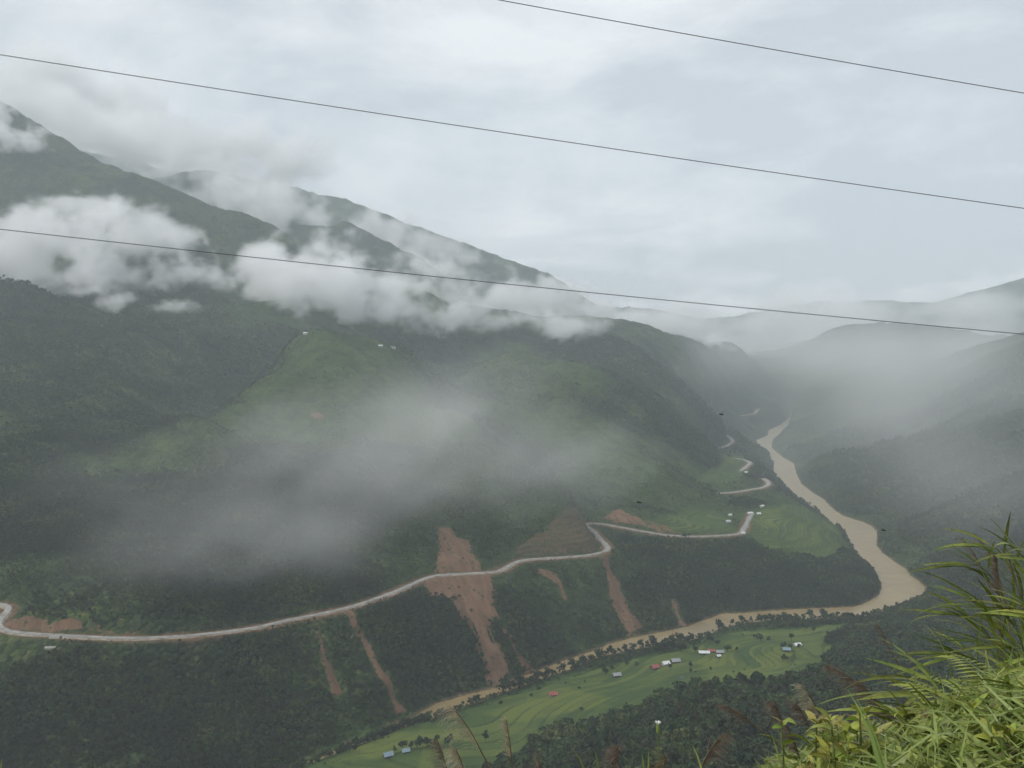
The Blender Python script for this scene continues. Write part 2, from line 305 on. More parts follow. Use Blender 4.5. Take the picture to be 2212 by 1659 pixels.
slides = {   # name: (polygon on the sheet, label)
 'upper': (c5([(1000, 170), (1060, 165), (1090, 180), (1130, 240), (1210, 260), (1220, 330), (1270, 400), (1280, 448), (990, 462), (985, 420), (1005, 300), (985, 230)]), 'broad red landslide scar above the road, at the top of the largest slide'),
 'main': (c5([(985, 478), (1345, 470), (1365, 570), (1380, 680), (1420, 760), (1440, 840), (1500, 950), (1560, 1030), (1615, 1085), (1570, 1115), (1540, 1070), (1480, 960), (1420, 860), (1370, 770), (1345, 790), (1360, 900), (1420, 1000), (1480, 1110), (1400, 1160), (1310, 1185), (1280, 1040), (1230, 880), (1150, 770), (1110, 680), (1080, 640), (950, 620), (890, 540)]), 'largest red landslide scar, forked at its foot, from the road down to the river'),
 'second': (c5([(395, 705), (430, 690), (470, 740), (500, 830), (580, 940), (620, 1060), (700, 1180), (740, 1270), (810, 1350), (730, 1390), (690, 1270), (640, 1180), (560, 1050), (500, 900), (440, 800)]), 'long narrow red landslide scar left of the forked one, reaching the river'),
 'left': (c5([(220, 790), (240, 800), (270, 930), (320, 1080), (360, 1170), (410, 1240), (310, 1260), (280, 1140), (240, 950)]), 'short thin red landslide scar, leftmost of those below the road'),
 'bend': (c6([(440, 560), (490, 560), (500, 640), (560, 720), (590, 830), (630, 910), (690, 990), (660, 1060), (600, 1070), (560, 980), (520, 900), (490, 790), (470, 660)]), 'red landslide scar dropping from the sharp road bend'),
 'small': (c6([(30, 640), (80, 640), (150, 680), (190, 740), (230, 850), (200, 840), (150, 740), (100, 700), (40, 670)]), 'small red landslide scar between the forked one and the road bend'),
 'foot': (c6([(890, 840), (925, 860), (930, 930), (990, 1000), (920, 1010), (925, 950), (900, 900)]), 'tiny red landslide scar at the water edge right of the others'),
 'cutting': (c5([(1490, 290), (1680, 190), (1720, 160), (1960, 170), (2050, 290), (2000, 335), (1700, 352), (1500, 365)]), 'stepped bare earth cutting inside the sharp road bend'),
 'red_bank': (c6([(440, 325), (460, 290), (560, 245), (640, 290), (760, 330), (900, 390), (960, 412), (800, 390), (600, 345)]), 'red earth bank above the straight stretch of road'),
 'left_bank': (c4([(60, 740), (300, 800), (470, 770), (620, 800), (720, 850), (400, 842), (100, 825), (50, 800)]), 'red earth bank above the road at the left'),
 'hill': ([(668, 897), (684, 893), (700, 899), (700, 906), (682, 908)], 'little bare red patch on the green terraced hill'),
}
fields = {
 'bottom': [(560, 1700), (650, 1640), (730, 1600), (800, 1575), (880, 1560), (960, 1550), (1040, 1528), (1100, 1508), (1160, 1490), (1240, 1463), (1320, 1440), (1400, 1418), (1470, 1405), (1540, 1385),
            (1600, 1366), (1690, 1360), (1800, 1352), (1850, 1350), (1830, 1366), (1780, 1380), (1775, 1400), (1800, 1392), (1822, 1408), (1790, 1430), (1762, 1468), (1710, 1494), (1640, 1492), (1540, 1504), (1475, 1510), (1425, 1527),
            (1365, 1553), (1285, 1582), (1185, 1598), (1140, 1615), (1140, 1650), (1070, 1670), (1000, 1730), (850, 1760)],
 'spur': [(1622, 1112), (1650, 1096), (1690, 1090), (1740, 1098), (1775, 1120), (1805, 1140), (1825, 1165), (1840, 1190), (1790, 1205), (1720, 1200), (1650, 1185), (1622, 1160)],
 'shelf': [(1385, 1134), (1430, 1118), (1490, 1102), (1545, 1104), (1575, 1120), (1590, 1146), (1540, 1151), (1480, 1151), (1430, 1144)],
 'upper': [(1555, 982), (1580, 980), (1606, 990), (1612, 1002), (1600, 1012), (1620, 1024), (1590, 1040), (1540, 1046), (1500, 1036), (1530, 1020), (1560, 1005)],
}
def poly_plan(p, zfun=None, it=8):
    """sheet polygon to plan, iterating to the ground"""
    p = np.array(p, float); a, e = sight(p[:, 0], p[:, 1])
    ds = np.exp(np.linspace(math.log(560), math.log(6000), 700))
    A = np.repeat(a, 700).reshape(-1, 700); D = np.broadcast_to(ds, A.shape)
    g = GROUND_E(A, D); hit = g >= e[:, None]; i = np.argmax(hit, 1); i = np.where(hit.any(1), i, 699); d = ds[i]
    return np.stack([d * np.sin(a), d * np.cos(a)], -1)
GROUND_E = lambda a, d: tps(a, np.log(d))
FIELD = {k: poly_plan(v) for k, v in fields.items()}
GRASS_SHEET = [
    [(640, 742), (720, 733), (790, 760), (850, 790), (930, 850), (1010, 910), (1000, 960), (880, 950), (760, 930), (690, 935), (600, 940), (480, 945), (430, 930), (520, 880), (590, 820)],
    [(1040, 765), (1110, 750), (1200, 780), (1290, 815), (1270, 835), (1180, 800), (1090, 790), (1060, 800)],
    [(430, 930), (480, 945), (350, 985), (250, 1010), (200, 1005), (330, 960)],
    [(860, 640), (930, 625), (985, 660), (940, 690), (880, 680)],
    [(1080, 900), (1200, 880), (1330, 940), (1440, 1010), (1380, 1040), (1220, 960)],
    [(500, 650), (800, 680), (900, 720), (800, 715), (520, 690)]]

def masks(x, y):
    d = np.hypot(x, y); M = {}
    far = np.full(x.shape, 999.0); M['road'] = far.copy(); M['roadz'] = np.zeros(x.shape); M['river'] = far.copy()
    sel = (d > 600) & (d < 5200)
    xs, ys = x[sel], y[sel]
    if len(xs):
        for r in [ROAD] + ROADF:
            mn = r[:, :2].min(0) - 60; mx = r[:, :2].max(0) + 60
            b = (xs > mn[0]) & (xs < mx[0]) & (ys > mn[1]) & (ys < mx[1])
            if not b.any(): continue
            dd_, pp = seg_dist(xs[b], ys[b], r); zz = np.interp(pp, np.arange(len(r)), r[:, 2])
            t = M['road'][sel]; tz = M['roadz'][sel]; tb = t[b]; tzb = tz[b]; m = dd_ < tb
            tb[m] = dd_[m]; tzb[m] = zz[m]; t[b] = tb; tz[b] = tzb; M['road'][sel] = t; M['roadz'][sel] = tz
        sd, _ = seg_dist(xs, ys, RIVER, True); ins = inside(xs, ys, RIVER); M['river'][sel] = np.where(ins, -sd, sd)
    return M
def poly_soft(x, y, poly, w):
    """1 inside, falling to 0 over w metres outside"""
    out = np.zeros(x.shape); mn = poly.min(0) - w; mx = poly.max(0) + w
    b = (x > mn[0]) & (x < mx[0]) & (y > mn[1]) & (y < mx[1])
    if b.any():
        xs, ys = x[b], y[b]; sd, _ = seg_dist(xs, ys, poly, True); ins = inside(xs, ys, poly)
        out[b] = np.where(ins, 1, np.clip(1 - sd / w, 0, 1))
    return out
def ground(x, y, full=False):
    """the lie of the land: height at a plan point"""
    x = np.asarray(x, float); y = np.asarray(y, float); d = np.maximum(np.hypot(x, y), 3.0); a = np.clip(np.arctan2(x, y), -.78, .78)
    z = d * tps(a, np.log(d)); M = masks(x, y); rd, rv = M['road'], M['river']
    fld = np.zeros(x.shape)
    for p in FIELD.values(): fld = np.maximum(fld, poly_soft(x, y, p, 40))
    calm = sstep(8, 140, rd) * sstep(5, 70, rv) * (1 - fld)
    # gullies and ribs running down the far slopes, then smaller relief
    u = (x * .8 - y * .6); v = (x * .6 + y * .8)
    g = ridged(u / 620, v / 260, 5, 3) - .62
    amp = 16 + 44 * sstep(1100, 1800, d) + 24 * sstep(2200, 3800, d)
    z = z + g * amp * calm * sstep(450, 900, d)
    z = z + (fbm(x / 60, y / 60, 3, 11) - .5) * (3 + 10 * sstep(1500, 3500, d)) * calm * sstep(60, 300, d)
    can = (vnoise(x / 11, y / 11, 5) * .6 + vnoise(x / 23, y / 23, 6) * .9)
    z = z + can * 7 * sstep(1900, 2700, d) * calm
    # water, banks and the road bench
    z = np.where(rv < 0, np.minimum(z, ZR - 1.5 - np.clip(-rv, 0, 20) * .25), np.where(rv < 25, np.maximum(z * 1.0, ZR - 1.5 + rv * .18), z))
    z = np.where(rv < 40, z * sstep(0, 40, rv) + np.minimum(z, ZR + .3 + np.clip(rv, -99, 40) * .22) * (1 - sstep(0, 40, rv)), z)
    k = 1 - sstep(7.5, 30, rd); z = z * (1 - k) + (M['roadz'] - .4) * k
    return (z, M, fld, calm) if full else z

GROUND_E = lambda a, d: ground(d * np.sin(a), d * np.cos(a)) / d
SLIDE = {k: poly_plan(v[0]) for k, v in slides.items()}
GRASS = [poly_plan(p) for p in GRASS_SHEET]
def hit(x, y):
    """where a sight line meets the ground"""
    p = poly_plan([(x, y)])[0]; return Vector((p[0], p[1], float(ground(np.array([p[0]]), np.array([p[1]]))[0])))

def build_terrain():
    a = np.concatenate([np.linspace(-179, -48, 26), np.linspace(-45, -35, 40), np.linspace(-34.9, 34.9, 760), np.linspace(35, 45, 40), np.linspace(48, 181, 27)]) * math.pi / 180
    d = np.exp(np.concatenate([np.linspace(math.log(30), math.log(520), 50), np.linspace(math.log(526), math.log(6400), 640), np.linspace(math.log(6440), math.log(9800), 50)]))
    A, D = np.meshgrid(a, d); X = D * np.sin(A); Y = D * np.cos(A)
    Z, M, F, calm = ground(X, Y, True)
    na, nd = len(a), len(d); i = np.arange(na * nd).reshape(nd, na)
    f = np.stack([i[:-1, :-1], i[:-1, 1:], i[1:, 1:], i[1:, :-1]], -1).reshape(-1, 4)
    me = mesh_np('hillside', np.stack([X, Y, Z], -1).reshape(-1, 3), f)
    gr = np.zeros(X.shape)
    for p in GRASS: gr = np.maximum(gr, poly_soft(X, Y, p, 70))
    gr = np.clip(gr * (.55 + .9 * (fbm(X / 90, Y / 90, 3, 21))) , 0, 1)
    gr = np.maximum(gr, .6 * sstep(.56, .66, fbm(X / 330, Y / 330, 4, 31)) * sstep(900, 1300, D) * (1 - .8 * sstep(2300, 2900, D)))
    attr(me, 'grass', gr); attr(me, 'field', F)
    drt = (1 - sstep(6, 15, M['road'] + 9 * (fbm(X / 25, Y / 25, 3, 9) - .5)))
    attr(me, 'dirt', np.where(M['road'] < 60, drt, 0)); attr(me, 'mud', 1 - sstep(-1, 7, M['river'] + 6 * (fbm(X / 12, Y / 12, 2, 8) - .5)))
    return me
# ------------------------------------------------------------------ ground materials
def mat_terrain():
    m, nt, b = new_mat('hillside_cover'); N = nt.nodes.new; L = nt.links.new; b.inputs['Roughness'].default_value = .95; b.inputs['Specular IOR Level'].default_value = .05
    geo = N('ShaderNodeNewGeometry')
    def noise(scale, det=5, rough=.6, off=(0, 0, 0)):
        mp = N('ShaderNodeMapping'); mp.inputs['Location'].default_value = off; L(geo.outputs['Position'], mp.inputs[0])
        n = N('ShaderNodeTexNoise'); n.inputs['Scale'].default_value = scale; n.inputs['Detail'].default_value = det; n.inputs['Roughness'].default_value = rough
        L(mp.outputs[0], n.inputs['Vector']); return n.outputs['Fac']
    def ramp(src, stops):
        cr = N('ShaderNodeValToRGB'); e = cr.color_ramp.elements
        while len(e) < len(stops): e.new(.5)
        for k, (p, c) in enumerate(stops): e[k].position = p; e[k].color = (*c, 1)
        L(src, cr.inputs[0]); return cr.outputs[0]
    def mix(fac, c1, c2):
        x = N('ShaderNodeMix'); x.data_type = 'RGBA'; L(fac, x.inputs[0]); L(c1, x.inputs[6]); L(c2, x.inputs[7]); return x.outputs[2]
    def at(name):
        x = N('ShaderNodeAttribute'); x.attribute_name = name; return x.outputs['Fac']
    vor = N('ShaderNodeTexVoronoi'); vor.inputs['Scale'].default_value = 1 / 5.5; vor.inputs['Randomness'].default_value = 1; L(geo.outputs['Position'], vor.inputs['Vector'])
    wh = N('ShaderNodeTexWhiteNoise'); L(vor.outputs['Position'], wh.inputs['Vector'])
    crown = ramp(wh.outputs['Value'], [(0, (.016, .028, .014)), (.5, (.03, .046, .02)), (.85, (.045, .062, .026)), (1, (.06, .07, .035))])
    big = ramp(noise(1 / 170, 6, .62), [(.32, (.45, .5, .5)), (.5, (1, 1, 1)), (.7, (1.7, 1.6, 1.2))])
    mul = N('ShaderNodeMix'); mul.data_type = 'RGBA'; mul.blend_type = 'MULTIPLY'; mul.inputs[0].default_value = 1; L(crown, mul.inputs[6]); L(big, mul.inputs[7])
    mot = ramp(noise(1 / 38, 7, .72, (5, 8, 1)), [(.36, (.5, .52, .6)), (.5, (1, 1, 1)), (.64, (1.6, 1.5, 1.25))])
    mul2 = N('ShaderNodeMix'); mul2.data_type = 'RGBA'; mul2.blend_type = 'MULTIPLY'; mul2.inputs[0].default_value = 1; L(mul.outputs[2], mul2.inputs[6]); L(mot, mul2.inputs[7]); mul = mul2
    grass = ramp(noise(1 / 28, 8, .7, (50, 3, 0)), [(.34, (.024, .04, .015)), (.5, (.05, .078, .026)), (.66, (.082, .108, .036))])
    c = mix(at('grass'), mul.outputs[2], grass)
    fl = ramp(noise(1 / 14, 6, .65, (9, 9, 0)), [(.35, (.03, .055, .016)), (.65, (.06, .1, .028))])
    c = mix(at('field'), c, fl)
    dirt = ramp(noise(1 / 7, 6, .7, (1, 2, 3)), [(.3, (.11, .062, .035)), (.7, (.2, .125, .075))])
    c = mix(at('dirt'), c, dirt)
    mud = ramp(noise(1 / 4, 4, .6), [(.3, (.12, .085, .05)), (.7, (.22, .16, .1))])
    c = mix(at('mud'), c, mud)
    L(c, b.inputs['Base Color'])
    bp = N('ShaderNodeBump'); bp.inputs['Strength'].default_value = 1; bp.inputs['Distance'].default_value = 3
    inv = N('ShaderNodeMath'); inv.operation = 'SUBTRACT'; inv.inputs[0].default_value = 1; L(vor.outputs['Distance'], inv.inputs[1])
    L(inv.outputs[0], bp.inputs['Height']); L(bp.outputs[0], b.inputs['Normal'])
    return m
terrain = link('terrain', build_terrain(), mat_terrain()); tag(terrain, kind='structure')

def drape(name, poly, step, lift, mat, label, kind='structure', ragged=6.0, zfun=None, seed=1, zbelow=.6):
    """a sheet of its own lying on the ground, with an uneven edge that dips under the ground"""
    mn = poly.min(0) - ragged; mx = poly.max(0) + ragged
    gx = np.arange(mn[0], mx[0] + step, step); gy = np.arange(mn[1], mx[1] + step, step)
    X, Y = np.meshgrid(gx, gy); jx = (_hash(X * 3.3, Y * 7.7, 5) - .5) * step * .5
    sd, _ = seg_dist(X, Y, poly, True); s = np.where(inside(X, Y, poly), sd, -sd)
    s = s + (fbm(X / 18, Y / 18, 4, seed) - .5) * 2 * ragged
    keep = s > -step * 1.2
    Z = ground(X, Y)
    if zfun is not None: Z = zfun(X, Y, Z, s)
    Z = Z + lift * sstep(-.3 * step, 1.5 * step, s) - zbelow * (1 - sstep(-step, .5 * step, s))
    i = np.arange(X.size).reshape(X.shape); ok = keep[:-1, :-1] & keep[1:, :-1] & keep[:-1, 1:] & keep[1:, 1:]
    f = np.stack([i[:-1, :-1], i[:-1, 1:], i[1:, 1:], i[1:, :-1]], -1)[ok]
    used = np.unique(f); re = np.zeros(X.size, int); re[used] = np.arange(len(used))
    me = mesh_np(name, np.stack([X, Y, Z], -1).reshape(-1, 3)[used], re[f])
    attr(me, 'edge', np.clip(s.ravel()[used] / 20, 0, 1))
    o = link(name, me, mat); tag(o, label, None, None, kind); return o

def mat_earth(name, c0, c1, sx=1 / 9, bare=.6):
    m, nt, b = new_mat(name); N = nt.nodes.new; L = nt.links.new; b.inputs['Roughness'].default_value = .95; b.inputs['Specular IOR Level'].default_value = .1
    geo = N('ShaderNodeNewGeometry'); mp = N('ShaderNodeMapping'); mp.vector_type = 'TEXTURE'; mp.inputs['Rotation'].default_value = (0, 0, R(-69)); mp.inputs['Scale'].default_value = (4.5, 1, 4)
    L(geo.outputs['Position'], mp.inputs[0])
    n = N('ShaderNodeTexNoise'); n.inputs['Scale'].default_value = sx; n.inputs['Detail'].default_value = 8; n.inputs['Roughness'].default_value = .7; L(mp.outputs[0], n.inputs['Vector'])
    cr = N('ShaderNodeValToRGB'); e = cr.color_ramp.elements; e[0].position = .3; e[1].position = .72; e[0].color = (*c0, 1); e[1].color = (*c1, 1)
    L(n.outputs['Fac'], cr.inputs[0])
    n2 = N('ShaderNodeTexNoise'); n2.inputs['Scale'].default_value = 1 / 5; n2.inputs['Detail'].default_value = 4; L(geo.outputs['Position'], n2.inputs['Vector'])
    gt = N('ShaderNodeMapRange'); gt.inputs[1].default_value = bare; gt.inputs[2].default_value = bare + .08
    ed = N('ShaderNodeAttribute'); ed.attribute_name = 'edge'; em = N('ShaderNodeMapRange'); em.inputs[1].default_value = 0; em.inputs[2].default_value = .16; em.inputs[3].default_value = .17; em.inputs[4].default_value = 0; L(ed.outputs['Fac'], em.inputs[0])      # weeds creep in from the edges
    ea = N('ShaderNodeMath'); L(n2.outputs['Fac'], ea.inputs[0]); L(em.outputs[0], ea.inputs[1]); L(ea.outputs[0], gt.inputs[0])
    mx = N('ShaderNodeMix'); mx.data_type = 'RGBA'; L(gt.outputs[0], mx.inputs[0]); L(cr.outputs[0], mx.inputs[6]); mx.inputs[7].default_value = (.05, .06, .025, 1)
    L(mx.outputs[2], b.inputs['Base Color'])
    bp = N('ShaderNodeBump'); bp.inputs['Strength'].default_value = .7; bp.inputs['Distance'].default_value = 1.5; L(n.outputs['Fac'], bp.inputs['Height']); L(bp.outputs[0], b.inputs['Normal'])
    return m
M_SCAR = mat_earth('red_earth', (.095, .054, .032), (.215, .13, .079))
M_CUT = mat_earth('dull_earth', (.075, .05, .03), (.13, .085, .052), 1 / 9, .47)
for k, (p, lab) in slides.items():
    small = k in ('hill', 'foot', 'small', 'left', 'second')
    zf = lambda X, Y, Z, s: Z + (ridged((X * .94 + Y * .35) / 9, (X * -.35 + Y * .94) / 60, 3, 12) - .6) * 3.0 * sstep(0, 6, s)     # washed-out rills
    if k == 'cutting':                                # cut in benches, one above the other
        zf = lambda X, Y, Z, s: Z + (np.floor(Z / 5) * 5 + sstep(.3, 1, Z / 5 - np.floor(Z / 5)) * 5 - Z + 2.4 + (fbm(X / 12, Y / 12, 3, 3) - .5) * 2.5) * sstep(0, 4, s)
    drape('landslide' if k not in ('cutting', 'red_bank', 'left_bank') else 'earth_bank', SLIDE[k], 2.0 if not small else 1.5, .8, M_CUT if k == 'cutting' else M_SCAR, lab,
          ragged=3 if small else 8, zfun=zf, seed=len(k) * 3)

# ------------------------------------------------------------------ river
def build_river():
    st = 6.0; mn = RIVER.min(0) - 20; mx = RIVER.max(0) + 20
    X, Y = np.meshgrid(np.arange(mn[0], mx[0], st), np.arange(mn[1], mx[1], st)); sd, _ = seg_dist(X, Y, RIVER, True)
    keep = inside(X, Y, RIVER) | (sd < 14); Z = ZR + (fbm(X / 9, Y / 9, 3, 2) - .5) * .4
    i = np.arange(X.size).reshape(X.shape); ok = keep[:-1, :-1] & keep[1:, :-1] & keep[:-1, 1:] & keep[1:, 1:]
    f = np.stack([i[:-1, :-1], i[:-1, 1:], i[1:, 1:], i[1:, :-1]], -1)[ok]; used = np.unique(f); re = np.zeros(X.size, int); re[used] = np.arange(len(used))
    me = mesh_np('river', np.stack([X, Y, Z], -1).reshape(-1, 3)[used], re[f])
    m, nt, b = new_mat('muddy_water'); N = nt.nodes.new; L = nt.links.new
    geo = N('ShaderNodeNewGeometry'); no = N('ShaderNodeTexNoise'); no.inputs['Scale'].default_value = 1 / 40; no.inputs['Detail'].default_value = 6; no.inputs['Distortion'].default_value = 1.5
    L(geo.outputs['Position'], no.inputs['Vector']); cr = N('ShaderNodeValToRGB'); e = cr.color_ramp.elements
    e[0].position = .3; e[0].color = (.2, .143, .062, 1); e[1].position = .7; e[1].color = (.28, .208, .094, 1); L(no.outputs['Fac'], cr.inputs[0]); L(cr.outputs[0], b.inputs['Base Color'])
    b.inputs['Roughness'].default_value = .32; b.inputs['Specular IOR Level'].default_value = .35
    n2 = N('ShaderNodeTexNoise'); n2.inputs['Scale'].default_value = 1 / 2.5; n2.inputs['Detail'].default_value = 4; L(geo.outputs['Position'], n2.inputs['Vector'])
    bp = N('ShaderNodeBump'); bp.inputs['Strength'].default_value = .6; bp.inputs['Distance'].default_value = .5; L(n2.outputs['Fac'], bp.inputs['Height']); L(bp.outputs[0], b.inputs['Normal'])
    o = link('river', me, m); tag(o, 'wide muddy brown river winding along the valley floor', kind='structure')
build_river()

# ------------------------------------------------------------------ road
M_ROAD = plain('worn_concrete', (.27, .265, .245), .9, .35, .12)
M_SHOULDER = plain('gravel_shoulder', (.26, .225, .18), .95, .4, .2)
def ribbon(line, offs, lift):
    p = line[:, :2]; t = np.gradient(p, axis=0); t /= np.linalg.norm(t, axis=1)[:, None] + 1e-9; nrm = np.stack([-t[:, 1], t[:, 0]], -1)
    V = [];
    for o, dz in offs: V.append(np.column_stack([p + nrm * o, line[:, 2] + dz + lift]))
    V = np.stack(V, 1); i = np.arange(V.shape[0] * V.shape[1]).reshape(V.shape[:2])
    f = np.stack([i[:-1, :-1], i[:-1, 1:], i[1:, 1:], i[1:, :-1]], -1).reshape(-1, 4)
    me = mesh_np('ribbon', V.reshape(-1, 3), f, False)
    if me.polygons[0].normal.z < 0: me.flip_normals()
    return me
def dense(l, step):
    s = np.concatenate([[0], np.cumsum(np.linalg.norm(np.diff(l[:, :2], axis=0), axis=1))]); q = np.arange(0, s[-1], step)
    return np.column_stack([np.interp(q, s, l[:, k]) for k in range(3)])
for n_, (r, lab) in enumerate([(ROAD, 'pale concrete mountain road following the far slope above the river')] + [(x, t) for x, t in zip(ROADF, (
        'pale road stretch curving past the green spur beyond the village', 'pale road stretch looping below the small upper field',
        'pale hairpin of road far up the valley', 'farthest pale stretch of road above the river'))]):
    l = dense(r, 4.0); w = 3.2 if n_ == 0 else 3.8
    jl = (fbm(l[:, 0] / 14, l[:, 1] / 14, 3, 4) - .3) * 5; jr = (fbm(l[:, 0] / 14 + 50, l[:, 1] / 14, 3, 5) - .3) * 5
    rd = link('road', ribbon(l, [(-w, .5), (-w + .3, .55), (0, .62), (w - .3, .55), (w, .5)], .3), M_ROAD); tag(rd, lab, kind='structure')
    p = l[:, :2]; t = np.gradient(p, axis=0); t /= np.linalg.norm(t, axis=1)[:, None] + 1e-9; nr = np.stack([-t[:, 1], t[:, 0]], -1)
    rows = [(-w - 1.0 - jl, -.4), (-w + .2, .62), (w - .2, .62), (w + 1.0 + jr, -.4)]
    V = np.stack([np.column_stack([p + nr * np.broadcast_to(o, len(l))[:, None], l[:, 2] + dz]) for o, dz in rows], 1); i = np.arange(V.shape[0] * 4).reshape(-1, 4)
    f = np.stack([i[:-1, :-1], i[:-1, 1:], i[1:, 1:], i[1:, :-1]], -1).reshape(-1, 4)
    me = mesh_np('shoulder', V.reshape(-1, 3), f, False)
    if me.polygons[0].normal.z < 0: me.flip_normals()
    link('shoulder', me, M_SHOULDER, rd)
# ------------------------------------------------------------------ air: haze, low clouds, drifting mist
def box(name, lo, hi, mat):
    v = [(x, y, z) for z in (lo[2], hi[2]) for y in (lo[1], hi[1]) for x in (lo[0], hi[0])]
    me = mesh_np(name, v, [(0, 2, 3, 1), (4, 5, 7, 6), (0, 1, 5, 4), (2, 6, 7, 3), (0, 4, 6, 2), (1, 3, 7, 5)], False)
    return link(name, me, mat)
def vol_mat(name, col, dens, aniso=0.0):
    m = bpy.data.materials.new(name); m.use_nodes = True; nt = m.node_tree; nt.nodes.clear()
    o = nt.nodes.new('ShaderNodeOutputMaterial'); p = nt.nodes.new('ShaderNodeVolumePrincipled')
    p.inputs['Color'].default_value = (*col, 1); p.inputs['Density'].default_value = dens; p.inputs['Anisotropy'].default_value = aniso
    nt.links.new(p.outputs[0], o.inputs['Volume']); return m
HAZE_DENSITY = 1.1e-4
HZ = vol_mat('thin_haze', (.85, .935, 1.0), HAZE_DENSITY)
HZ.node_tree.nodes['Principled Volume'].inputs['Density Attribute'].default_value = ''
haze = box('haze', (-10200, -10200, ZR - 25), (10200, 10200, 2400), HZ); tag(haze, 'thin pale haze filling the whole valley', None, None, 'stuff')

def hash3(i, j, k, seed):
    n = (i.astype(np.int64) * 374761393 + j.astype(np.int64) * 668265263 + k.astype(np.int64) * 1440662683 + seed * 974711) & 0x7fffffff
    n = ((n ^ (n >> 13)) * 1274126177) & 0x7fffffff
    return (((n ^ (n >> 16)) & 0xffff) / 65535.0).astype(np.float32)
def noise3(P, scale, seed, oct=4, gain=.5):
    """value-noise fbm on points P (n,3)"""
    s = np.zeros(len(P), np.float32); t = 0; a = 1
    for o in range(oct):
        q = P / scale + seed * 1.37 + o * 5.1; b = np.floor(q); f = (q - b).astype(np.float32); f = f * f * (3 - 2 * f)
        i, j, k = b[:, 0], b[:, 1], b[:, 2]; r = 0
        for di in (0, 1):
            for dj in (0, 1):
                for dk in (0, 1):
                    w = (f[:, 0] if di else 1 - f[:, 0]) * (f[:, 1] if dj else 1 - f[:, 1]) * (f[:, 2] if dk else 1 - f[:, 2])
                    r = r + w * hash3(i + di, j + dj, k + dk, seed + o)
        s += a * r; t += a; a *= gain; scale = scale / 2.07
    return s / t
def air(name, label, blobs, dens, voxel, nscale, soft, namp, seed, col=(1, 1, 1), aniso=.0, oct=4, thin=1.0, lean=None):
    """a body of cloud or mist: ellipsoids (sheet x, y, metres away, half width, half height on the sheet, half depth in metres), frayed by noise"""
    cs = []; ax = []
    for x, y, d, hw, hh, hd in blobs:
        a = float(sight(x, y)[0]); c = at_d(x, y, d / math.cos(a)); k = d / FP; cs.append((c, a, hw * k, hd * thin, hh * k))
    lo = np.array([min(c[0][q] - (max(c[2], c[3]) if q < 2 else c[4]) * 1.25 for c in cs) for q in range(3)])
    hi = np.array([max(c[0][q] + (max(c[2], c[3]) if q < 2 else c[4]) * 1.25 for c in cs) for q in range(3)])
    n = np.maximum(((hi - lo) / voxel).astype(int), 4)
    g = [np.linspace(lo[q], hi[q], n[q]) for q in range(3)]
    Z, Y, X = np.meshgrid(g[2], g[1], g[0], indexing='ij'); P = np.stack([X.ravel(), Y.ravel(), Z.ravel()], -1)
    F = np.full(len(P), -9.0, np.float32)
    for c, a, rx, ry, rz in cs:
        dx = P[:, 0] - c.x; dy = P[:, 1] - c.y; dz = P[:, 2] - c.z
        lx = (dx * math.cos(a) - dy * math.sin(a)) / rx; ly = (dx * math.sin(a) + dy * math.cos(a)) / ry; lz = dz / rz
        f = 1 - np.sqrt(lx * lx + ly * ly + lz * lz); h = np.clip(.5 + .5 * (f - F) / .25, 0, 1)
        F = np.where(F < -5, f, F * (1 - h) + f * h + .25 * h * (1 - h) * .5).astype(np.float32)
    D = np.zeros(len(P), np.float32); m = F > -.9
    # cumulus-like billows: ridged at the large scale, frayed at the small
    Q = P[m] * np.array([1, 1, 1.25]); wv = noise3(Q, nscale * .8, seed + 50, 2)[:, None] - .5; Q = Q + wv * nscale * np.array([.5, .5, .35])
    if lean is not None:                          # drawn out along the wind
        w_ = np.array(lean, float); L_ = np.linalg.norm(w_); w_ = w_ / L_; al = Q @ w_; Q = Q - np.outer(al * (1 - 1 / L_), w_)
    nz = noise3(Q, nscale, seed, oct, .68); nz = .5 + (nz - nz.mean()) / nz.std() * .15
    D[m] = np.clip((F[m] - .16 + (nz - .5) * 2 * namp) / soft, 0, 1)
    D = D * D * (3 - 2 * D)
    me = mesh_np(name, P, np.zeros((0, 4), int)); attr(me, 'dens', D)
    mat = vol_mat(name + '_air', col, dens, aniso); o = link(name, me, mat)
    ng = bpy.data.node_groups.new(name + '_grid', 'GeometryNodeTree'); N = ng.nodes.new; L = ng.links.new
    ng.interface.new_socket('Geometry', in_out='INPUT', socket_type='NodeSocketGeometry'); ng.interface.new_socket('Geometry', in_out='OUTPUT', socket_type='NodeSocketGeometry')
    gi, go = N('NodeGroupInput'), N('NodeGroupOutput'); vc = N('GeometryNodeVolumeCube')
    vc.inputs['Min'].default_value = lo; vc.inputs['Max'].default_value = hi
    for q, nm in enumerate(('Resolution X', 'Resolution Y', 'Resolution Z')): vc.inputs[nm].default_value = int(n[q])
    pos = N('GeometryNodeInputPosition'); sub = N('ShaderNodeVectorMath'); sub.operation = 'SUBTRACT'; L(pos.outputs[0], sub.inputs[0]); sub.inputs[1].default_value = lo
    mul = N('ShaderNodeVectorMath'); mul.operation = 'MULTIPLY'; L(sub.outputs[0], mul.inputs[0]); mul.inputs[1].default_value = [(n[q] - 1) / (hi[q] - lo[q]) for q in range(3)]
    sp = N('ShaderNodeSeparateXYZ'); L(mul.outputs[0], sp.inputs[0])
    def rnd(s):
        r = N('FunctionNodeFloatToInt'); r.rounding_mode = 'ROUND'; L(s, r.inputs[0]); return r.outputs[0]
    def im(op, a, b):
        r = N('FunctionNodeIntegerMath'); r.operation = op; L(a, r.inputs[0])
        if isinstance(b, int): r.inputs[1].default_value = b
        else: L(b, r.inputs[1])
        return r.outputs[0]
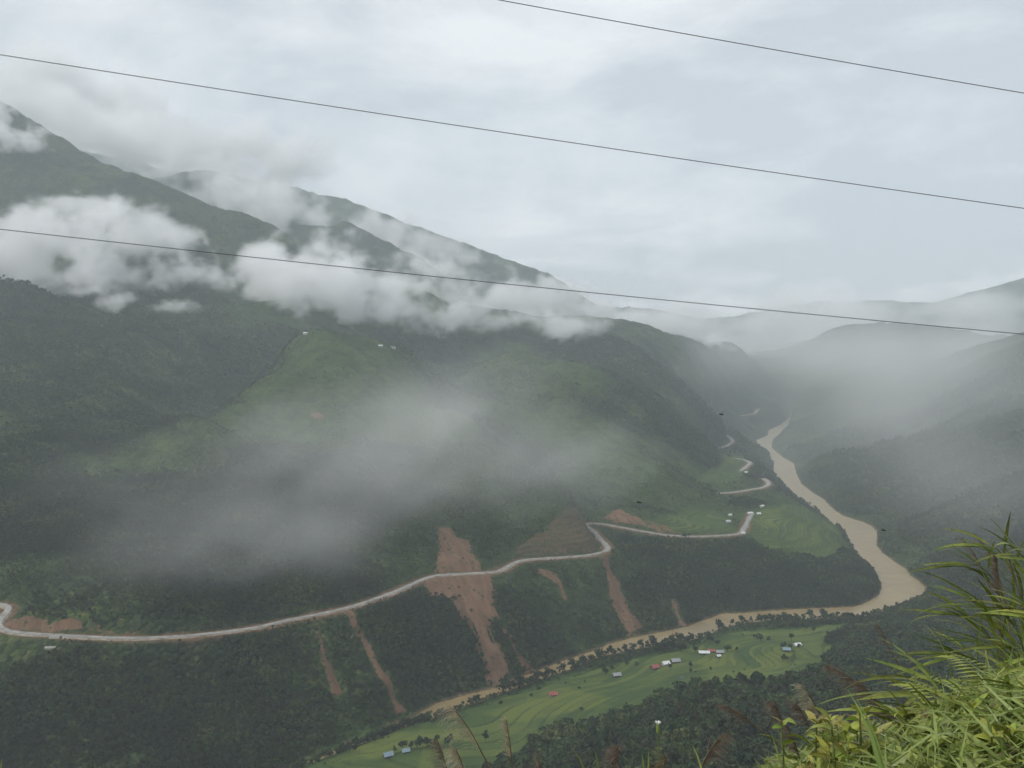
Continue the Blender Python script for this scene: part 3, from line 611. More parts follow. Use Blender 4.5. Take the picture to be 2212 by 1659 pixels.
    i, j, k = rnd(sp.outputs[0]), rnd(sp.outputs[1]), rnd(sp.outputs[2])
    idx = im('ADD', im('MULTIPLY', im('ADD', im('MULTIPLY', k, int(n[1])), j), int(n[0])), i)
    na = N('GeometryNodeInputNamedAttribute'); na.data_type = 'FLOAT'; na.inputs[0].default_value = 'dens'
    si = N('GeometryNodeSampleIndex'); si.data_type = 'FLOAT'; si.domain = 'POINT'; si.clamp = True
    L(gi.outputs[0], si.inputs['Geometry']); L(na.outputs[0], si.inputs['Value']); L(idx, si.inputs['Index'])
    L(si.outputs[0], vc.inputs['Density']); sm = N('GeometryNodeSetMaterial'); sm.inputs['Material'].default_value = mat
    L(vc.outputs[0], sm.inputs[0]); L(sm.outputs[0], go.inputs[0])
    md = o.modifiers.new('grid', 'NODES'); md.node_group = ng
    tag(o, label, None, None, 'stuff'); print('AIR', name, n, n.prod(), float(D.max())); return o

air('cloud', 'bank of white cloud lying along the left mountainside', [
    (-80, 555, 2750, 240, 85, 260), (90, 545, 2750, 190, 85, 260), (230, 560, 2760, 190, 80, 240), (330, 580, 2760, 150, 55, 200), (250, 600, 2700, 190, 35, 180), (420, 590, 2780, 120, 40, 160),
    (300, 485, 2850, 80, 44, 120), (370, 525, 2850, 80, 42, 130), (180, 500, 2800, 140, 45, 130), (195, 450, 2900, 70, 26, 90)],
    .017, 8, 120, .75, 1.25, 4, oct=5, thin=.7)
air('cloud', 'brightest puff of white cloud in the middle of the mountainside', [
    (700, 600, 2950, 160, 95, 260), (610, 610, 2930, 130, 75, 220), (770, 580, 2980, 120, 80, 220), (690, 545, 3000, 90, 55, 160), (740, 640, 2900, 140, 52, 190), (830, 620, 2950, 90, 62, 180), (560, 565, 2980, 80, 50, 130)],
    .02, 8, 130, .7, 1.1, 9, oct=5, thin=.7)
air('cloud', 'long tapering tail of white cloud under the far blue ridge', [
    (900, 620, 3350, 120, 52, 220), (1000, 632, 3500, 120, 56, 240), (1090, 640, 3600, 120, 52, 240), (1180, 652, 3750, 100, 40, 220), (1260, 668, 3900, 90, 30, 200), (960, 585, 3500, 100, 32, 160), (880, 672, 2980, 80, 24, 130), (1000, 682, 3050, 110, 32, 150), (1120, 692, 3100, 120, 32, 150), (1240, 706, 3150, 100, 26, 150), (1340, 690, 4100, 100, 28, 220), (1440, 702, 4400, 90, 24, 220), (1560, 735, 4700, 90, 18, 220)],
    .014, 9, 130, .75, 1.3, 13, oct=5, thin=.7)
air('cloud', 'grey cloud draped over the high ridge at upper left', [
    (-60, 205, 4400, 200, 90, 350), (80, 225, 4300, 160, 66, 330), (190, 275, 4250, 160, 66, 330), (300, 325, 4200, 150, 66, 320), (390, 365, 4150, 130, 70, 300), (480, 410, 4100, 120, 58, 280), (580, 455, 4000, 110, 50, 260), (250, 290, 4500, 130, 62, 180), (340, 335, 4480, 130, 62, 180), (430, 372, 4450, 120, 58, 170), (520, 405, 4400, 100, 48, 160), (620, 440, 4350, 90, 36, 150), (400, 330, 4900, 120, 60, 250),
    (670, 468, 4600, 100, 44, 250), (740, 478, 4800, 100, 40, 250), (830, 508, 4800, 110, 38, 250), (920, 542, 4700, 100, 38, 250), (620, 350, 5000, 120, 50, 260), (500, 320, 5000, 120, 60, 260), (230, 215, 4800, 150, 60, 300), (100, 160, 4700, 160, 60, 300), (100, 235, 5100, 170, 80, 300), (250, 285, 5100, 170, 80, 300), (390, 335, 5100, 150, 75, 300), (510, 370, 5100, 130, 55, 280), (600, 395, 5200, 90, 36, 260)],
    .009, 12, 190, .75, 1.2, 21, oct=5, thin=.7)
air('cloud', 'small ragged cloud clinging to the ridge at the left edge', [(-20, 280, 3450, 90, 46, 140), (40, 298, 3450, 60, 24, 100), (-10, 245, 3500, 50, 36, 100)], .02, 9, 90, .5, 1.1, 2, oct=5, thin=.7)
air('cloud', 'tiny wisp of cloud over the green slope at left', [(245, 648, 2350, 44, 22, 60), (375, 661, 2350, 52, 14, 60), (190, 628, 2350, 50, 14, 60)], .014, 6, 55, .6, 1.1, 6, oct=5)
air('mist', 'broad thin grey veil of mist over the near slope above the road', [
    (780, 1040, 1230, 520, 300, 150), (480, 1130, 1060, 420, 250, 110), (1000, 960, 1380, 360, 240, 170), (300, 1200, 960, 330, 190, 90), (700, 1180, 1080, 420, 190, 120), (640, 930, 1350, 330, 220, 140), (1180, 1000, 1450, 300, 150, 140), (230, 1060, 1060, 280, 200, 90), (850, 900, 1420, 300, 170, 130)],
    .0052, 13, 230, 1.7, .7, 36, oct=4, lean=(1.6, .3, 1.2))
air('mist', 'brighter streak of mist rising diagonally to the right across the near slope', [
    (820, 1010, 1260, 230, 140, 90), (960, 900, 1400, 170, 110, 100), (620, 1130, 1120, 240, 110, 80), (440, 1230, 1000, 220, 90, 70)],
    .0042, 11, 150, 1.3, .9, 33, oct=5, lean=(2.0, .3, 1.4))
air('mist', 'pale mist filling the right side of the far valley', [
    (1900, 790, 2900, 620, 150, 900), (2150, 850, 2200, 520, 230, 600), (1750, 750, 3900, 420, 100, 1100), (2260, 755, 3600, 480, 90, 900), (1950, 725, 5400, 560, 50, 800), (1600, 750, 5400, 320, 60, 1000), (2000, 980, 1900, 560, 210, 450), (2150, 1080, 1500, 330, 160, 250), (1950, 900, 2700, 620, 210, 700)],
    .0013, 32, 480, 1.1, .5, 41, oct=3)
air('cloud', 'bright distant cloud heads above the low hills at right', [(1740, 648, 9300, 80, 34, 350), (1790, 632, 9300, 70, 34, 350), (1700, 660, 9300, 80, 24, 350), (2150, 605, 9300, 70, 34, 350), (2190, 600, 9300, 80, 30, 350), (2120, 625, 9300, 80, 22, 350), (1900, 690, 9000, 420, 34, 500)],
    .0035, 34, 340, .5, .7, 8, oct=4)
air('mist', 'far white mist lying in front of the low hills at the end of the valley', [(1350, 712, 6300, 300, 50, 500), (1600, 705, 6300, 340, 72, 600), (1850, 680, 6400, 360, 72, 600), (2080, 672, 6200, 330, 74, 600), (2350, 680, 6200, 330, 90, 600)],
    .0048, 38, 420, .75, .85, 55, oct=4)
# ------------------------------------------------------------------ woods
def leaf_mat(name, cols, var=(.6, 1.4), transl=.25, rough=.6, wscale=.35):
    m, nt, b = new_mat(name); N = nt.nodes.new; L = nt.links.new; b.inputs['Roughness'].default_value = rough; b.inputs['Specular IOR Level'].default_value = .2
    geo = N('ShaderNodeNewGeometry'); oi = N('ShaderNodeObjectInfo'); n = N('ShaderNodeTexNoise'); n.inputs['Scale'].default_value = wscale; n.inputs['Detail'].default_value = 3
    L(geo.outputs['Position'], n.inputs['Vector'])
    n2 = N('ShaderNodeTexNoise'); n2.inputs['Scale'].default_value = 1 / 70; n2.inputs['Detail'].default_value = 5; L(geo.outputs['Position'], n2.inputs['Vector'])
    ad = N('ShaderNodeMath'); ad.operation = 'MULTIPLY_ADD'; ad.inputs[1].default_value = .55; ad2 = N('ShaderNodeMath'); ad2.operation = 'MULTIPLY_ADD'
    L(oi.outputs['Random'], ad.inputs[0]); ad.inputs[2].default_value = -.68; L(n2.outputs['Fac'], ad2.inputs[0]); ad2.inputs[1].default_value = 1.85; L(ad.outputs[0], ad2.inputs[2])
    cr = N('ShaderNodeValToRGB'); e = cr.color_ramp.elements
    while len(e) < len(cols): e.new(.5)
    for k, c in enumerate(cols): e[k].position = k / (len(cols) - 1); e[k].color = (*c, 1)
    L(ad2.outputs[0], cr.inputs[0])
    hs = N('ShaderNodeHueSaturation'); mr = N('ShaderNodeMapRange'); mr.inputs[1].default_value = .3; mr.inputs[2].default_value = .7; mr.inputs[3].default_value = var[0]; mr.inputs[4].default_value = var[1]
    L(n.outputs['Fac'], mr.inputs[0]); L(mr.outputs[0], hs.inputs['Value']); L(cr.outputs[0], hs.inputs['Color']); L(hs.outputs[0], b.inputs['Base Color'])
    if transl:
        tr = N('ShaderNodeBsdfTranslucent'); ms = N('ShaderNodeMixShader'); ms.inputs[0].default_value = transl; L(hs.outputs[0], tr.inputs[0])
        L(b.outputs[0], ms.inputs[1]); L(tr.outputs[0], ms.inputs[2]); L(ms.outputs[0], nt.nodes['Material Output'].inputs[0])
    return m
M_CROWN = leaf_mat('tree_leaves', [(.015, .031, .014), (.026, .05, .02), (.046, .048, .025), (.038, .07, .023), (.062, .09, .028), (.11, .13, .042)])
M_BARK = plain('bark', (.07, .055, .04), .95, .4, 3, bump=.3)
def crown_mesh(seed, h, r, n, leaf, lobes=6, flat=.8, hollow=.35):
    g = np.random.default_rng(seed); cs = []
    for k in range(lobes):
        a = g.uniform(0, 6.28); q = r * .55 * math.sqrt(g.uniform(.05, 1)); cs.append((q * math.cos(a), q * math.sin(a), h * g.uniform(.42, .86), r * g.uniform(.38, .62)))
    cs.append((0, 0, h * .6, r * .6)); V = []; F = []
    for k in range(n):
        c = cs[g.integers(len(cs))]; d = g.normal(size=3); d /= np.linalg.norm(d); 
        if d[2] < -.45: d[2] *= -.6
        p = np.array(c[:3]) + d * c[3] * (hollow + (1 - hollow) * g.uniform() ** .4) * np.array([1, 1, flat])
        nr = d + g.normal(size=3) * .55; nr /= np.linalg.norm(nr); t = np.cross(nr, g.normal(size=3)); t /= np.linalg.norm(t) + 1e-9; b = np.cross(nr, t)
        s = leaf * g.uniform(.6, 1.35); i = len(V)
        V += [p - t * s, p + b * s * .55 - nr * s * .15, p + t * s, p - b * s * .55 - nr * s * .15]; F.append((i, i + 1, i + 2, i + 3))
    return mesh_np('crown', np.array(V), np.array(F), False)
def trunk_mesh(seed, h, r):
    g = np.random.default_rng(seed); bm = bmesh.new()
    def limb(p0, p1, r0, r1, n=5):
        p0, p1 = Vector(p0), Vector(p1); ax = (p1 - p0).normalized(); u = ax.orthogonal().normalized(); w = ax.cross(u); A = []; B = []
        for k in range(n):
            c, s = math.cos(6.283 * k / n), math.sin(6.283 * k / n); A.append(bm.verts.new(p0 + (u * c + w * s) * r0)); B.append(bm.verts.new(p1 + (u * c + w * s) * r1))
        for k in range(n): bm.faces.new((A[k], A[(k + 1) % n], B[(k + 1) % n], B[k]))
    top = (g.uniform(-.4, .4), g.uniform(-.4, .4), h * .45); limb((0, 0, -1.2), top, r, r * .7)
    for k in range(4):
        a = g.uniform(0, 6.28); limb(top, (top[0] + math.cos(a) * h * .2, top[1] + math.sin(a) * h * .2, h * g.uniform(.6, .8)), r * .55, r * .2)
    me = bpy.data.meshes.new('trunk'); bm.to_mesh(me); bm.free(); return me

protos = bpy.data.collections.new('crowns')          # copied by the woods below; not itself in the scene
for k, (h, r, n, lf, lo) in enumerate([(7, 3.6, 150, .85, 6), (9, 3.4, 150, .85, 6), (5.5, 3.2, 130, .8, 5), (8, 4.3, 170, .95, 8), (4, 2.6, 100, .7, 4), (10.5, 3.0, 150, .8, 5)]):
    me = crown_mesh(100 + k, h, r, n, lf, lo); me.materials.append(M_CROWN); protos.objects.link(bpy.data.objects.new('crown_%d' % k, me))
def woods(name, P, sc, label):
    me = mesh_np(name, P, np.zeros((0, 4), int)); n = len(P)
    attr(me, 'size', sc); attr(me, 'turn', rng.uniform(0, 6.283, n)); attr(me, 'pick', rng.integers(0, len(protos.objects), n))
    me.materials.append(M_CROWN); o = link(name, me)
    ng = bpy.data.node_groups.new(name + '_growth', 'GeometryNodeTree'); N = ng.nodes.new; L = ng.links.new
    ng.interface.new_socket('Geometry', in_out='INPUT', socket_type='NodeSocketGeometry'); ng.interface.new_socket('Geometry', in_out='OUTPUT', socket_type='NodeSocketGeometry')
    gi, go, ip, ci = N('NodeGroupInput'), N('NodeGroupOutput'), N('GeometryNodeInstanceOnPoints'), N('GeometryNodeCollectionInfo')
    ci.inputs['Collection'].default_value = protos; ci.inputs['Separate Children'].default_value = True; ci.inputs['Reset Children'].default_value = True
    L(gi.outputs[0], ip.inputs['Points']); L(ci.outputs[0], ip.inputs['Instance']); ip.inputs['Pick Instance'].default_value = True
    def na(nm):
        x = N('GeometryNodeInputNamedAttribute'); x.data_type = 'FLOAT'; x.inputs[0].default_value = nm; return x.outputs[0]
    fi = N('FunctionNodeFloatToInt'); L(na('pick'), fi.inputs[0]); L(fi.outputs[0], ip.inputs['Instance Index'])
    cv = N('ShaderNodeCombineXYZ'); L(na('turn'), cv.inputs[2]); L(cv.outputs[0], ip.inputs['Rotation']); L(na('size'), ip.inputs['Scale'])
    L(ip.outputs[0], go.inputs[0]); md = o.modifiers.new('growth', 'NODES'); md.node_group = ng
    return tag(o, label, None, None, 'stuff')
def scatter():
    n = 400000; A = rng.uniform(R(-37), R(37), n); t = rng.uniform(0, 1, n)
    # even cover out to 1700 m, thinner beyond
    d1, d2, d3 = 530.0, 1700.0, 3300.0
    D = np.where(rng.uniform(0, 1, n) < .62, np.sqrt(d1 ** 2 + t * (d2 ** 2 - d1 ** 2)), d2 + t * (d3 - d2))
    X, Y = D * np.sin(A), D * np.cos(A)
    M = masks(X, Y); keep = (M['road'] > 12) & (M['river'] > 3)
    for p in FIELD.values(): keep &= poly_soft(X, Y, p, 3) == 0
    for k, p in SLIDE.items():
        inn = poly_soft(X, Y, p, 2); sd_ = np.full(n, 99.0); b_ = inn > 0; sd_[b_] = seg_dist(X[b_], Y[b_], p, True)[0]; keep &= (inn == 0) | (rng.uniform(0, 1, n) < .02 + (.4 if k in ('main', 'upper', 'bend', 'cutting') else .1) * (1 - sstep(1, 7, sd_)))
    clear = poly_plan(c4([(-200, 850), (420, 850), (350, 965), (180, 1020), (0, 1060), (-200, 1090)])); keep &= poly_soft(X, Y, clear, 2) == 0
    nearside = ~side_far(X, Y); keep &= ~(nearside & (M['river'] < 26) & (np.arctan2(X, Y) < R(19.5)) & (rng.uniform(0, 1, n) > .1))
    gr = np.zeros(n)
    for p in GRASS: gr = np.maximum(gr, poly_soft(X, Y, p, 70))
    gr = np.maximum(gr, .75 * sstep(.56, .66, fbm(X / 330, Y / 330, 4, 31)) * sstep(900, 1300, D))
    cover = (.6 + 1.0 * sstep(.36, .56, fbm(X / 70, Y / 70, 4, 61))) * (1 - .7 * gr)
    keep &= rng.uniform(0, 1, n) < cover * np.where(side_far(X, Y), .66, np.where(D < 1150, .4, .75))
    X, Y, D, gr = X[keep], Y[keep], D[keep], gr[keep]; Z = ground(X, Y)
    rv, _ = seg_dist(X, Y, (BF + 0)[:, :2]); 
    # the far slope carries scrub, the near slope and the river banks taller trees
    far_side = side_far(X, Y); sc = np.where(far_side, .6, np.where(D < 1150, 1.4, .8)) * (1 - .45 * gr) * np.exp(np.clip(rng.normal(0, .36, len(X)), -.8, .5)) * (1 + .55 * sstep(1700, 3000, D))
    sc = np.where((M['river'][keep] < 40) & ~far_side, np.minimum(sc * .5, .8), sc); sc = np.where(M['road'][keep] < 24, sc * .55, sc)
    # bushes along the near bank and dotted about the fields
    q = BN[(BN[:, 1] < 1400) & (BN[:, 1] > 700)]; m = 800; i = rng.integers(0, len(q) - 1, m); f = rng.uniform(0, 1, m)[:, None]; b = q[i] * (1 - f) + q[i + 1] * f
    b = b + np.column_stack([rng.normal(0, 4, m), -np.abs(rng.normal(0, 11, m)) - 1]); fx = rng.uniform(-180, 480, 260); fy = rng.uniform(780, 1300, 260); ok = inside(fx, fy, FIELD['bottom']) & (fbm(fx / 60, fy / 60, 2, 90) > .52)
    b = np.vstack([b, np.column_stack([fx, fy])[ok]]); X = np.append(X, b[:, 0]); Y = np.append(Y, b[:, 1]); Z = np.append(Z, ground(b[:, 0], b[:, 1])); D = np.append(D, np.hypot(b[:, 0], b[:, 1]))
    q = BN[(BN[:, 0] < -85)]; m = 420; i = rng.integers(0, len(q) - 1, m); f = rng.uniform(0, 1, m)[:, None]; h2 = q[i] * (1 - f) + q[i + 1] * f - np.column_stack([np.zeros(m), rng.uniform(1, 9, m)])
    X = np.append(X, h2[:, 0]); Y = np.append(Y, h2[:, 1]); Z = np.append(Z, ground(h2[:, 0], h2[:, 1])); D = np.append(D, np.hypot(h2[:, 0], h2[:, 1]))
    sc = np.append(sc, rng.uniform(.3, .95, len(b)) * np.where(fbm(b[:, 0] / 30, b[:, 1] / 30, 2, 44) > .5, 1.25, .7)); sc = np.append(sc, rng.uniform(.5, 1.0, m)); b = np.vstack([b, h2]); far_side = np.append(far_side, np.zeros(len(b), bool))
    return X, Y, Z, D, sc, far_side
def side_far(X, Y):
    """True on the far side of the river"""
    poly = np.vstack([BF, [(-4000, BF[-1, 1] - 60), (-4000, 9000), (BF[0, 0], 9000)]]); return inside(X, Y, poly)
WX, WY, WZ, WD, WS, WF = scatter()
near = (~WF) & (WD < 1150) & (WX > -250)
idx = np.where(near & (WD < 800) & (np.abs(np.arctan2(WX, WY)) < R(31)))[0]
idx = idx[np.argsort(WD[idx] / WS[idx])][:170]       # the ones that stand out: built as trees one by one below
solo = np.zeros(len(WX), bool); solo[idx] = True
P_ = np.column_stack([WX, WY, WZ])
woods('scrub', P_[WF], WS[WF], 'dark green scrub and bushes covering the far mountainside')
woods('forest', P_[near & ~solo], WS[near & ~solo], 'dense dark woods on the near slope below the viewpoint')
woods('forest', P_[~WF & ~near], WS[~WF & ~near], 'hazy forest on the slope right of the river')
print('TREES', WF.sum(), near.sum(), (~WF & ~near).sum())

# trees one can tell apart
M_CROWN2 = leaf_mat('bank_tree_leaves', [(.015, .029, .013), (.022, .042, .017), (.035, .058, .022)])
kinds = []
for k, (h, r, n, lf, lo, mt) in enumerate([(9, 4.2, 260, .75, 8, M_CROWN2), (12, 3.8, 240, .75, 7, M_CROWN2), (7, 3.6, 220, .7, 6, M_CROWN2), (8, 4.2, 200, .9, 8, M_CROWN), (10, 3.6, 200, .85, 7, M_CROWN)]):
    root = empty('tree', (0, 0, 0)); c = link('crown', crown_mesh(300 + k, h, r, n, lf, lo), mt, root); t = link('trunk', trunk_mesh(400 + k, h, .26), M_BARK, root); kinds.append([root, h, False])
def tree(loc, h, kind, label, group=None):
    pr = kinds[kind]; root = pr[0] if not pr[2] else copy_tree(pr[0]); pr[2] = True
    root.location = loc; s = h / pr[1]; root.scale = (s * random.uniform(.9, 1.15), s * random.uniform(.9, 1.15), s); root.rotation_euler.z = random.uniform(0, 6.28)
    tag(root, label, 'tree'); 
    if group: root['group'] = group
    elif 'group' in root: del root['group']
    return root
bank_trees = [(1001, 1524, 7), (1016, 1523, 10), (1028, 1518, 11), (1062, 1495, 12), (1074, 1494, 14), (1086, 1488, 9), (1098, 1487, 10), (1112, 1482, 12), (1124, 1482, 16), (1133, 1480, 12), (1146, 1474, 12), (1157, 1470, 12), (1184, 1464, 13), (1196, 1460, 9),
              (1214, 1452, 14), (1236, 1448, 14), (1246, 1445, 8), (1258, 1434, 12), (1276, 1428, 8), (1292, 1422, 13), (1315, 1415, 11), (1328, 1411, 8), (1350, 1410, 12), (1368, 1404, 9), (1383, 1399, 11), (1396, 1394, 13), (1410, 1395, 12), (1436, 1391, 12), (1452, 1390, 13), (1467, 1386, 17),
              (1480, 1386, 9), (1492, 1384, 10), (1512, 1378, 9), (1530, 1376, 8), (1552, 1360, 17), (1560, 1358, 12), (1580, 1350, 12), (1603, 1345, 11), (1622, 1344, 9), (1644, 1342, 12), (1655, 1343, 12), (1668, 1343, 13), (1680, 1343, 11), (1694, 1343, 12), (1706, 1341, 9), (1720, 1341, 11), (1735, 1341, 12), (1750, 1336, 12), (1764, 1334, 13), (1776, 1334, 8), (1820, 1332, 10), (1835, 1330, 10), (1812, 1333, 9)]
U0 = random.uniform
def on_bank(p):
    """a foot that would stand in the water moves to the dry near bank"""
    if not inside(np.array([p.x]), np.array([p.y]), np.vstack([BF, (BN - [2 * BN[0, 0] * 0, 4])[::-1]]))[0]: return p
    dd_, pp = seg_dist(np.array([p.x]), np.array([p.y]), BN); i = int(pp[0]); f = pp[0] - i; q = BN[i] * (1 - f) + BN[min(i + 1, len(BN) - 1)] * f
    t = BN[min(i + 1, len(BN) - 1)] - BN[i]; nr = np.array([-t[1], t[0]]) / (np.linalg.norm(t) + 1e-9); nr = nr if nr[1] < 0 else -nr; q = q + nr * U0(2, 8)
    return Vector((q[0], q[1], float(ground(np.array([q[0]]), np.array([q[1]]))[0])))
ORD = ['first', 'second', 'third', 'fourth', 'fifth', 'sixth', 'seventh', 'eighth', 'ninth', 'tenth', 'eleventh', 'twelfth']
stretch = [(1060, 'below the long narrow scar'), (1165, 'opposite the foot of the forked landslide'), (1300, 'left of the lone grey hut'), (1400, 'behind the lone grey hut'), (1500, 'behind the white and grey roofed houses'), (1630, 'behind the long white shed'), (1740, 'left of the river bend, far end'), (9999, 'at the bend, rightmost stretch')]
seen_ = {}
for x, y, h in sorted(bank_trees):
    k = next(t for lim, t in stretch if x < lim); seen_[k] = seen_.get(k, -1) + 1
    tree(on_bank(hit(x, y + 3)), h * U0(.85, 1.25), random.choice([0, 1, 2]), '%s tree from left on the near bank, %s' % (ORD[seen_[k]], k), 'trees along the near river bank')
field_trees = [(1642, 1388, 9, 'round dark tree alone in the green field below the river bend'), (1710, 1386, 11, 'tall dark tree behind the white roofed hut in the right field'), (1691, 1406, 9, 'bushy tree left of the white roofed hut in the right field'), (1706, 1407, 9, 'bushy tree between the two huts in the right field'), (1726, 1405, 8, 'bushy tree just right of the white roofed hut in the right field'),
               (1738, 1364, 9, 'left one of two bushy trees at the right end of the river fields'), (1758, 1369, 9, 'right one of two bushy trees at the right end of the river fields'), (1491, 1446, 9, 'small tree in the field right of the grey roofed house'), (1448, 1450, 9, 'dark tree directly in front of the white roofed house'), (1691, 1432, 8, 'small tree at the edge of the pale terrace'), (1700, 1428, 5, 'low bush beside the small tree at the pale terrace'),
               (1502, 1412, 8, 'tree left of the long white roofed shed'), (1572, 1410, 9, 'tree just right of the grey roof in the right hand house group'), (1592, 1412, 8, 'dark tree farthest right of the long shed group'), (1308, 1462, 9, 'bushy tree left of the lone grey roofed hut'), (1322, 1452, 8, 'tree behind the lone grey roofed hut'), (1376, 1446, 9, 'dark tree right of the lone grey roofed hut'), (1352, 1440, 7, 'low round tree above the lone grey roofed hut'),
               (1418, 1412, 11, 'leftmost tree of the clump above the white roofed house'), (1436, 1408, 11, 'tall tree in the middle of the clump above the white roofed house'), (1454, 1407, 12, 'tallest tree of the clump above the grey roofed house'), (1472, 1412, 11, 'rightmost tree of the clump above the grey roofed house'), (1533, 1390, 9, 'tree between the river and the long white shed'), (1550, 1396, 8, 'tree behind the red roof beside the long shed'),
               (889, 1622, 10, 'leftmost dark tree of the row in the lower left field'), (902, 1620, 11, 'second tree of the row in the lower left field'), (923, 1618, 10, 'third tree of the row in the lower left field'), (944, 1612, 12, 'tallest tree of the row in the lower left field'), (967, 1614, 10, 'last tree of the row in the lower left field, behind the grass plumes'), (1048, 1606, 12, 'dark tree at the wood edge beside the pale grass plume'),
               (853, 1632, 8, 'round tree between the two bluish roofs'), (870, 1622, 9, 'slim tree behind the two bluish roofs'), (1479, 1164, 8, 'left one of two dark trees on the roadside of the straight stretch'), (1489, 1164, 8, 'right one of two dark trees on the roadside of the straight stretch'), (1324, 1205, 13, 'round tree on the sharp road bend')]
for x, y, h, lab in field_trees: tree(hit(x, y), h * 1.15, random.choice([0, 1, 2]), lab)
for q, i in enumerate(idx): tree((WX[i], WY[i], WZ[i]), 8.4 * WS[i], random.choice([3, 4]), 'leafy tree of the dark near wood at the bottom of the view', 'trees of the near wood')

# ------------------------------------------------------------------ rice fields: terraces stepped into the bottom land
def mat_field():
    m, nt, b = new_mat('rice'); N = nt.nodes.new; L = nt.links.new; b.inputs['Roughness'].default_value = .9; b.inputs['Specular IOR Level'].default_value = .1
    geo = N('ShaderNodeNewGeometry')
    def noise(sc, det=5):
        n = N('ShaderNodeTexNoise'); n.inputs['Scale'].default_value = sc; n.inputs['Detail'].default_value = det; n.inputs['Roughness'].default_value = .65; L(geo.outputs['Position'], n.inputs['Vector']); return n.outputs['Fac']
    at = N('ShaderNodeAttribute'); at.attribute_name = 'plot'; ri = N('ShaderNodeAttribute'); ri.attribute_name = 'riser'
    ad = N('ShaderNodeMath'); ad.operation = 'MULTIPLY_ADD'; L(noise(1 / 22), ad.inputs[0]); ad.inputs[1].default_value = .7; L(at.outputs['Fac'], ad.inputs[2])
    cr = N('ShaderNodeValToRGB'); e = cr.color_ramp.elements; e[0].position = .25; e[0].color = (.029, .054, .016, 1); e[1].position = 1.2 / 1.3; e[1].color = (.105, .13, .029, 1); x = e.new(.6); x.color = (.05, .082, .021, 1)
    L(ad.outputs[0], cr.inputs[0])
    mx = N('ShaderNodeMix'); mx.data_type = 'RGBA'; L(ri.outputs['Fac'], mx.inputs[0]); L(cr.outputs[0], mx.inputs[6]); mx.inputs[7].default_value = (.02, .035, .013, 1); L(mx.outputs[2], b.inputs['Base Color'])
    bp = N('ShaderNodeBump'); bp.inputs['Strength'].default_value = .8; bp.inputs['Distance'].default_value = .6; L(noise(1 / 2.5, 3), bp.inputs['Height']); L(bp.outputs[0], b.inputs['Normal'])
    return m
M_RICE = mat_field()
BRIGHT = [poly_plan(p) for p in ([(1645, 1425), (1668, 1415), (1700, 1414), (1690, 1440), (1660, 1448)], [(1520, 1430), (1580, 1428), (1640, 1450), (1670, 1470), (1600, 1482), (1540, 1462)], [(1130, 1520), (1240, 1500), (1300, 1506), (1290, 1525), (1200, 1545), (1110, 1560), (1060, 1545)],
                                [(760, 1620), (860, 1590), (980, 1590), (940, 1610), (800, 1640)], [(1730, 1395), (1780, 1390), (1800, 1400), (1760, 1415), (1735, 1420)], [(1645, 1110), (1680, 1103), (1690, 1130), (1660, 1140), (1640, 1130)], [(1560, 985), (1600, 995), (1580, 1002)])]
def terraces(step):
    def f(X, Y, Z, s):
        w = Z + (fbm(X / 120, Y / 120, 2, 71) - .5) * 7; k = w / step; q = np.floor(k); r = k - q
        terraces.k = q; terraces.r = sstep(.74, .86, r) * (1 - sstep(.94, 1, r))
        return Z + (q + sstep(.8, 1, r) - k) * step + .5
    return f
labs = {'bottom': 'broad green rice terraces on the near side of the river', 'spur': 'hazy green terraced field on the spur inside the river bend', 'shelf': 'pale green field above the straight stretch of road', 'upper': 'small yellow green field farther up the valley'}
for k, p in FIELD.items():
    step = {'bottom': 1.3, 'spur': 1.8, 'shelf': 2.0, 'upper': 2.2}[k]
    o = drape('rice_field', p, 2.0 if k == 'bottom' else 2.6, .7, M_RICE, labs[k], ragged=6, zfun=terraces(step), seed=40)
    v = np.empty(len(o.data.vertices) * 3, np.float32); o.data.vertices.foreach_get('co', v); v = v.reshape(-1, 3); X, Y = v[:, 0].astype(float), v[:, 1].astype(float)
    Z = ground(X, Y); w = Z + (fbm(X / 120, Y / 120, 2, 71) - .5) * 7; kk = w / step; q = np.floor(kk); r = kk - q
    plot = _hash(q * 3.0, np.floor(X / 85 + .3 * q) * 1.0, 3) * .42 + .08
    br = np.zeros(len(X))
    for bp_ in BRIGHT: br = np.maximum(br, poly_soft(X, Y, bp_, 10))
    attr(o.data, 'plot', plot + .28 * br); attr(o.data, 'riser', (sstep(.72, .82, r) * (1 - sstep(.95, 1, r))) * .6)

# ------------------------------------------------------------------ houses
M_RED = plain('rusty_red_sheet', (.3, .085, .075), .6, .25, .8); M_GREY = plain('grey_sheet', (.27, .28, .29), .6, .25, .6); M_WHITE = plain('white_sheet', (.6, .61, .61), .55, .15, .5); M_BLUE = plain('bluish_sheet', (.2, .27, .32), .6, .2, .5)
M_PLANK = plain('dark_planks', (.09, .065, .05), .9, .35, 2); M_PALEWALL = plain('pale_wall', (.42, .36, .31), .9, .2, 1); M_TARP = plain('blue_tarp', (.05, .16, .42), .5, .15, 1); M_DOOR = plain('door_wood', (.05, .035, .028), .9, .3, 3); M_SOIL = plain('trodden_earth', (.17, .12, .08), 1, .3, .5)
def bx(bm, x0, x1, y0, y1, z0, z1):
    v = [bm.verts.new(p) for p in ((x0, y0, z0), (x1, y0, z0), (x1, y1, z0), (x0, y1, z0), (x0, y0, z1), (x1, y0, z1), (x1, y1, z1), (x0, y1, z1))]
    for f in ((0, 3, 2, 1), (4, 5, 6, 7), (0, 1, 5, 4), (1, 2, 6, 5), (2, 3, 7, 6), (3, 0, 4, 7)): bm.faces.new([v[i] for i in f])
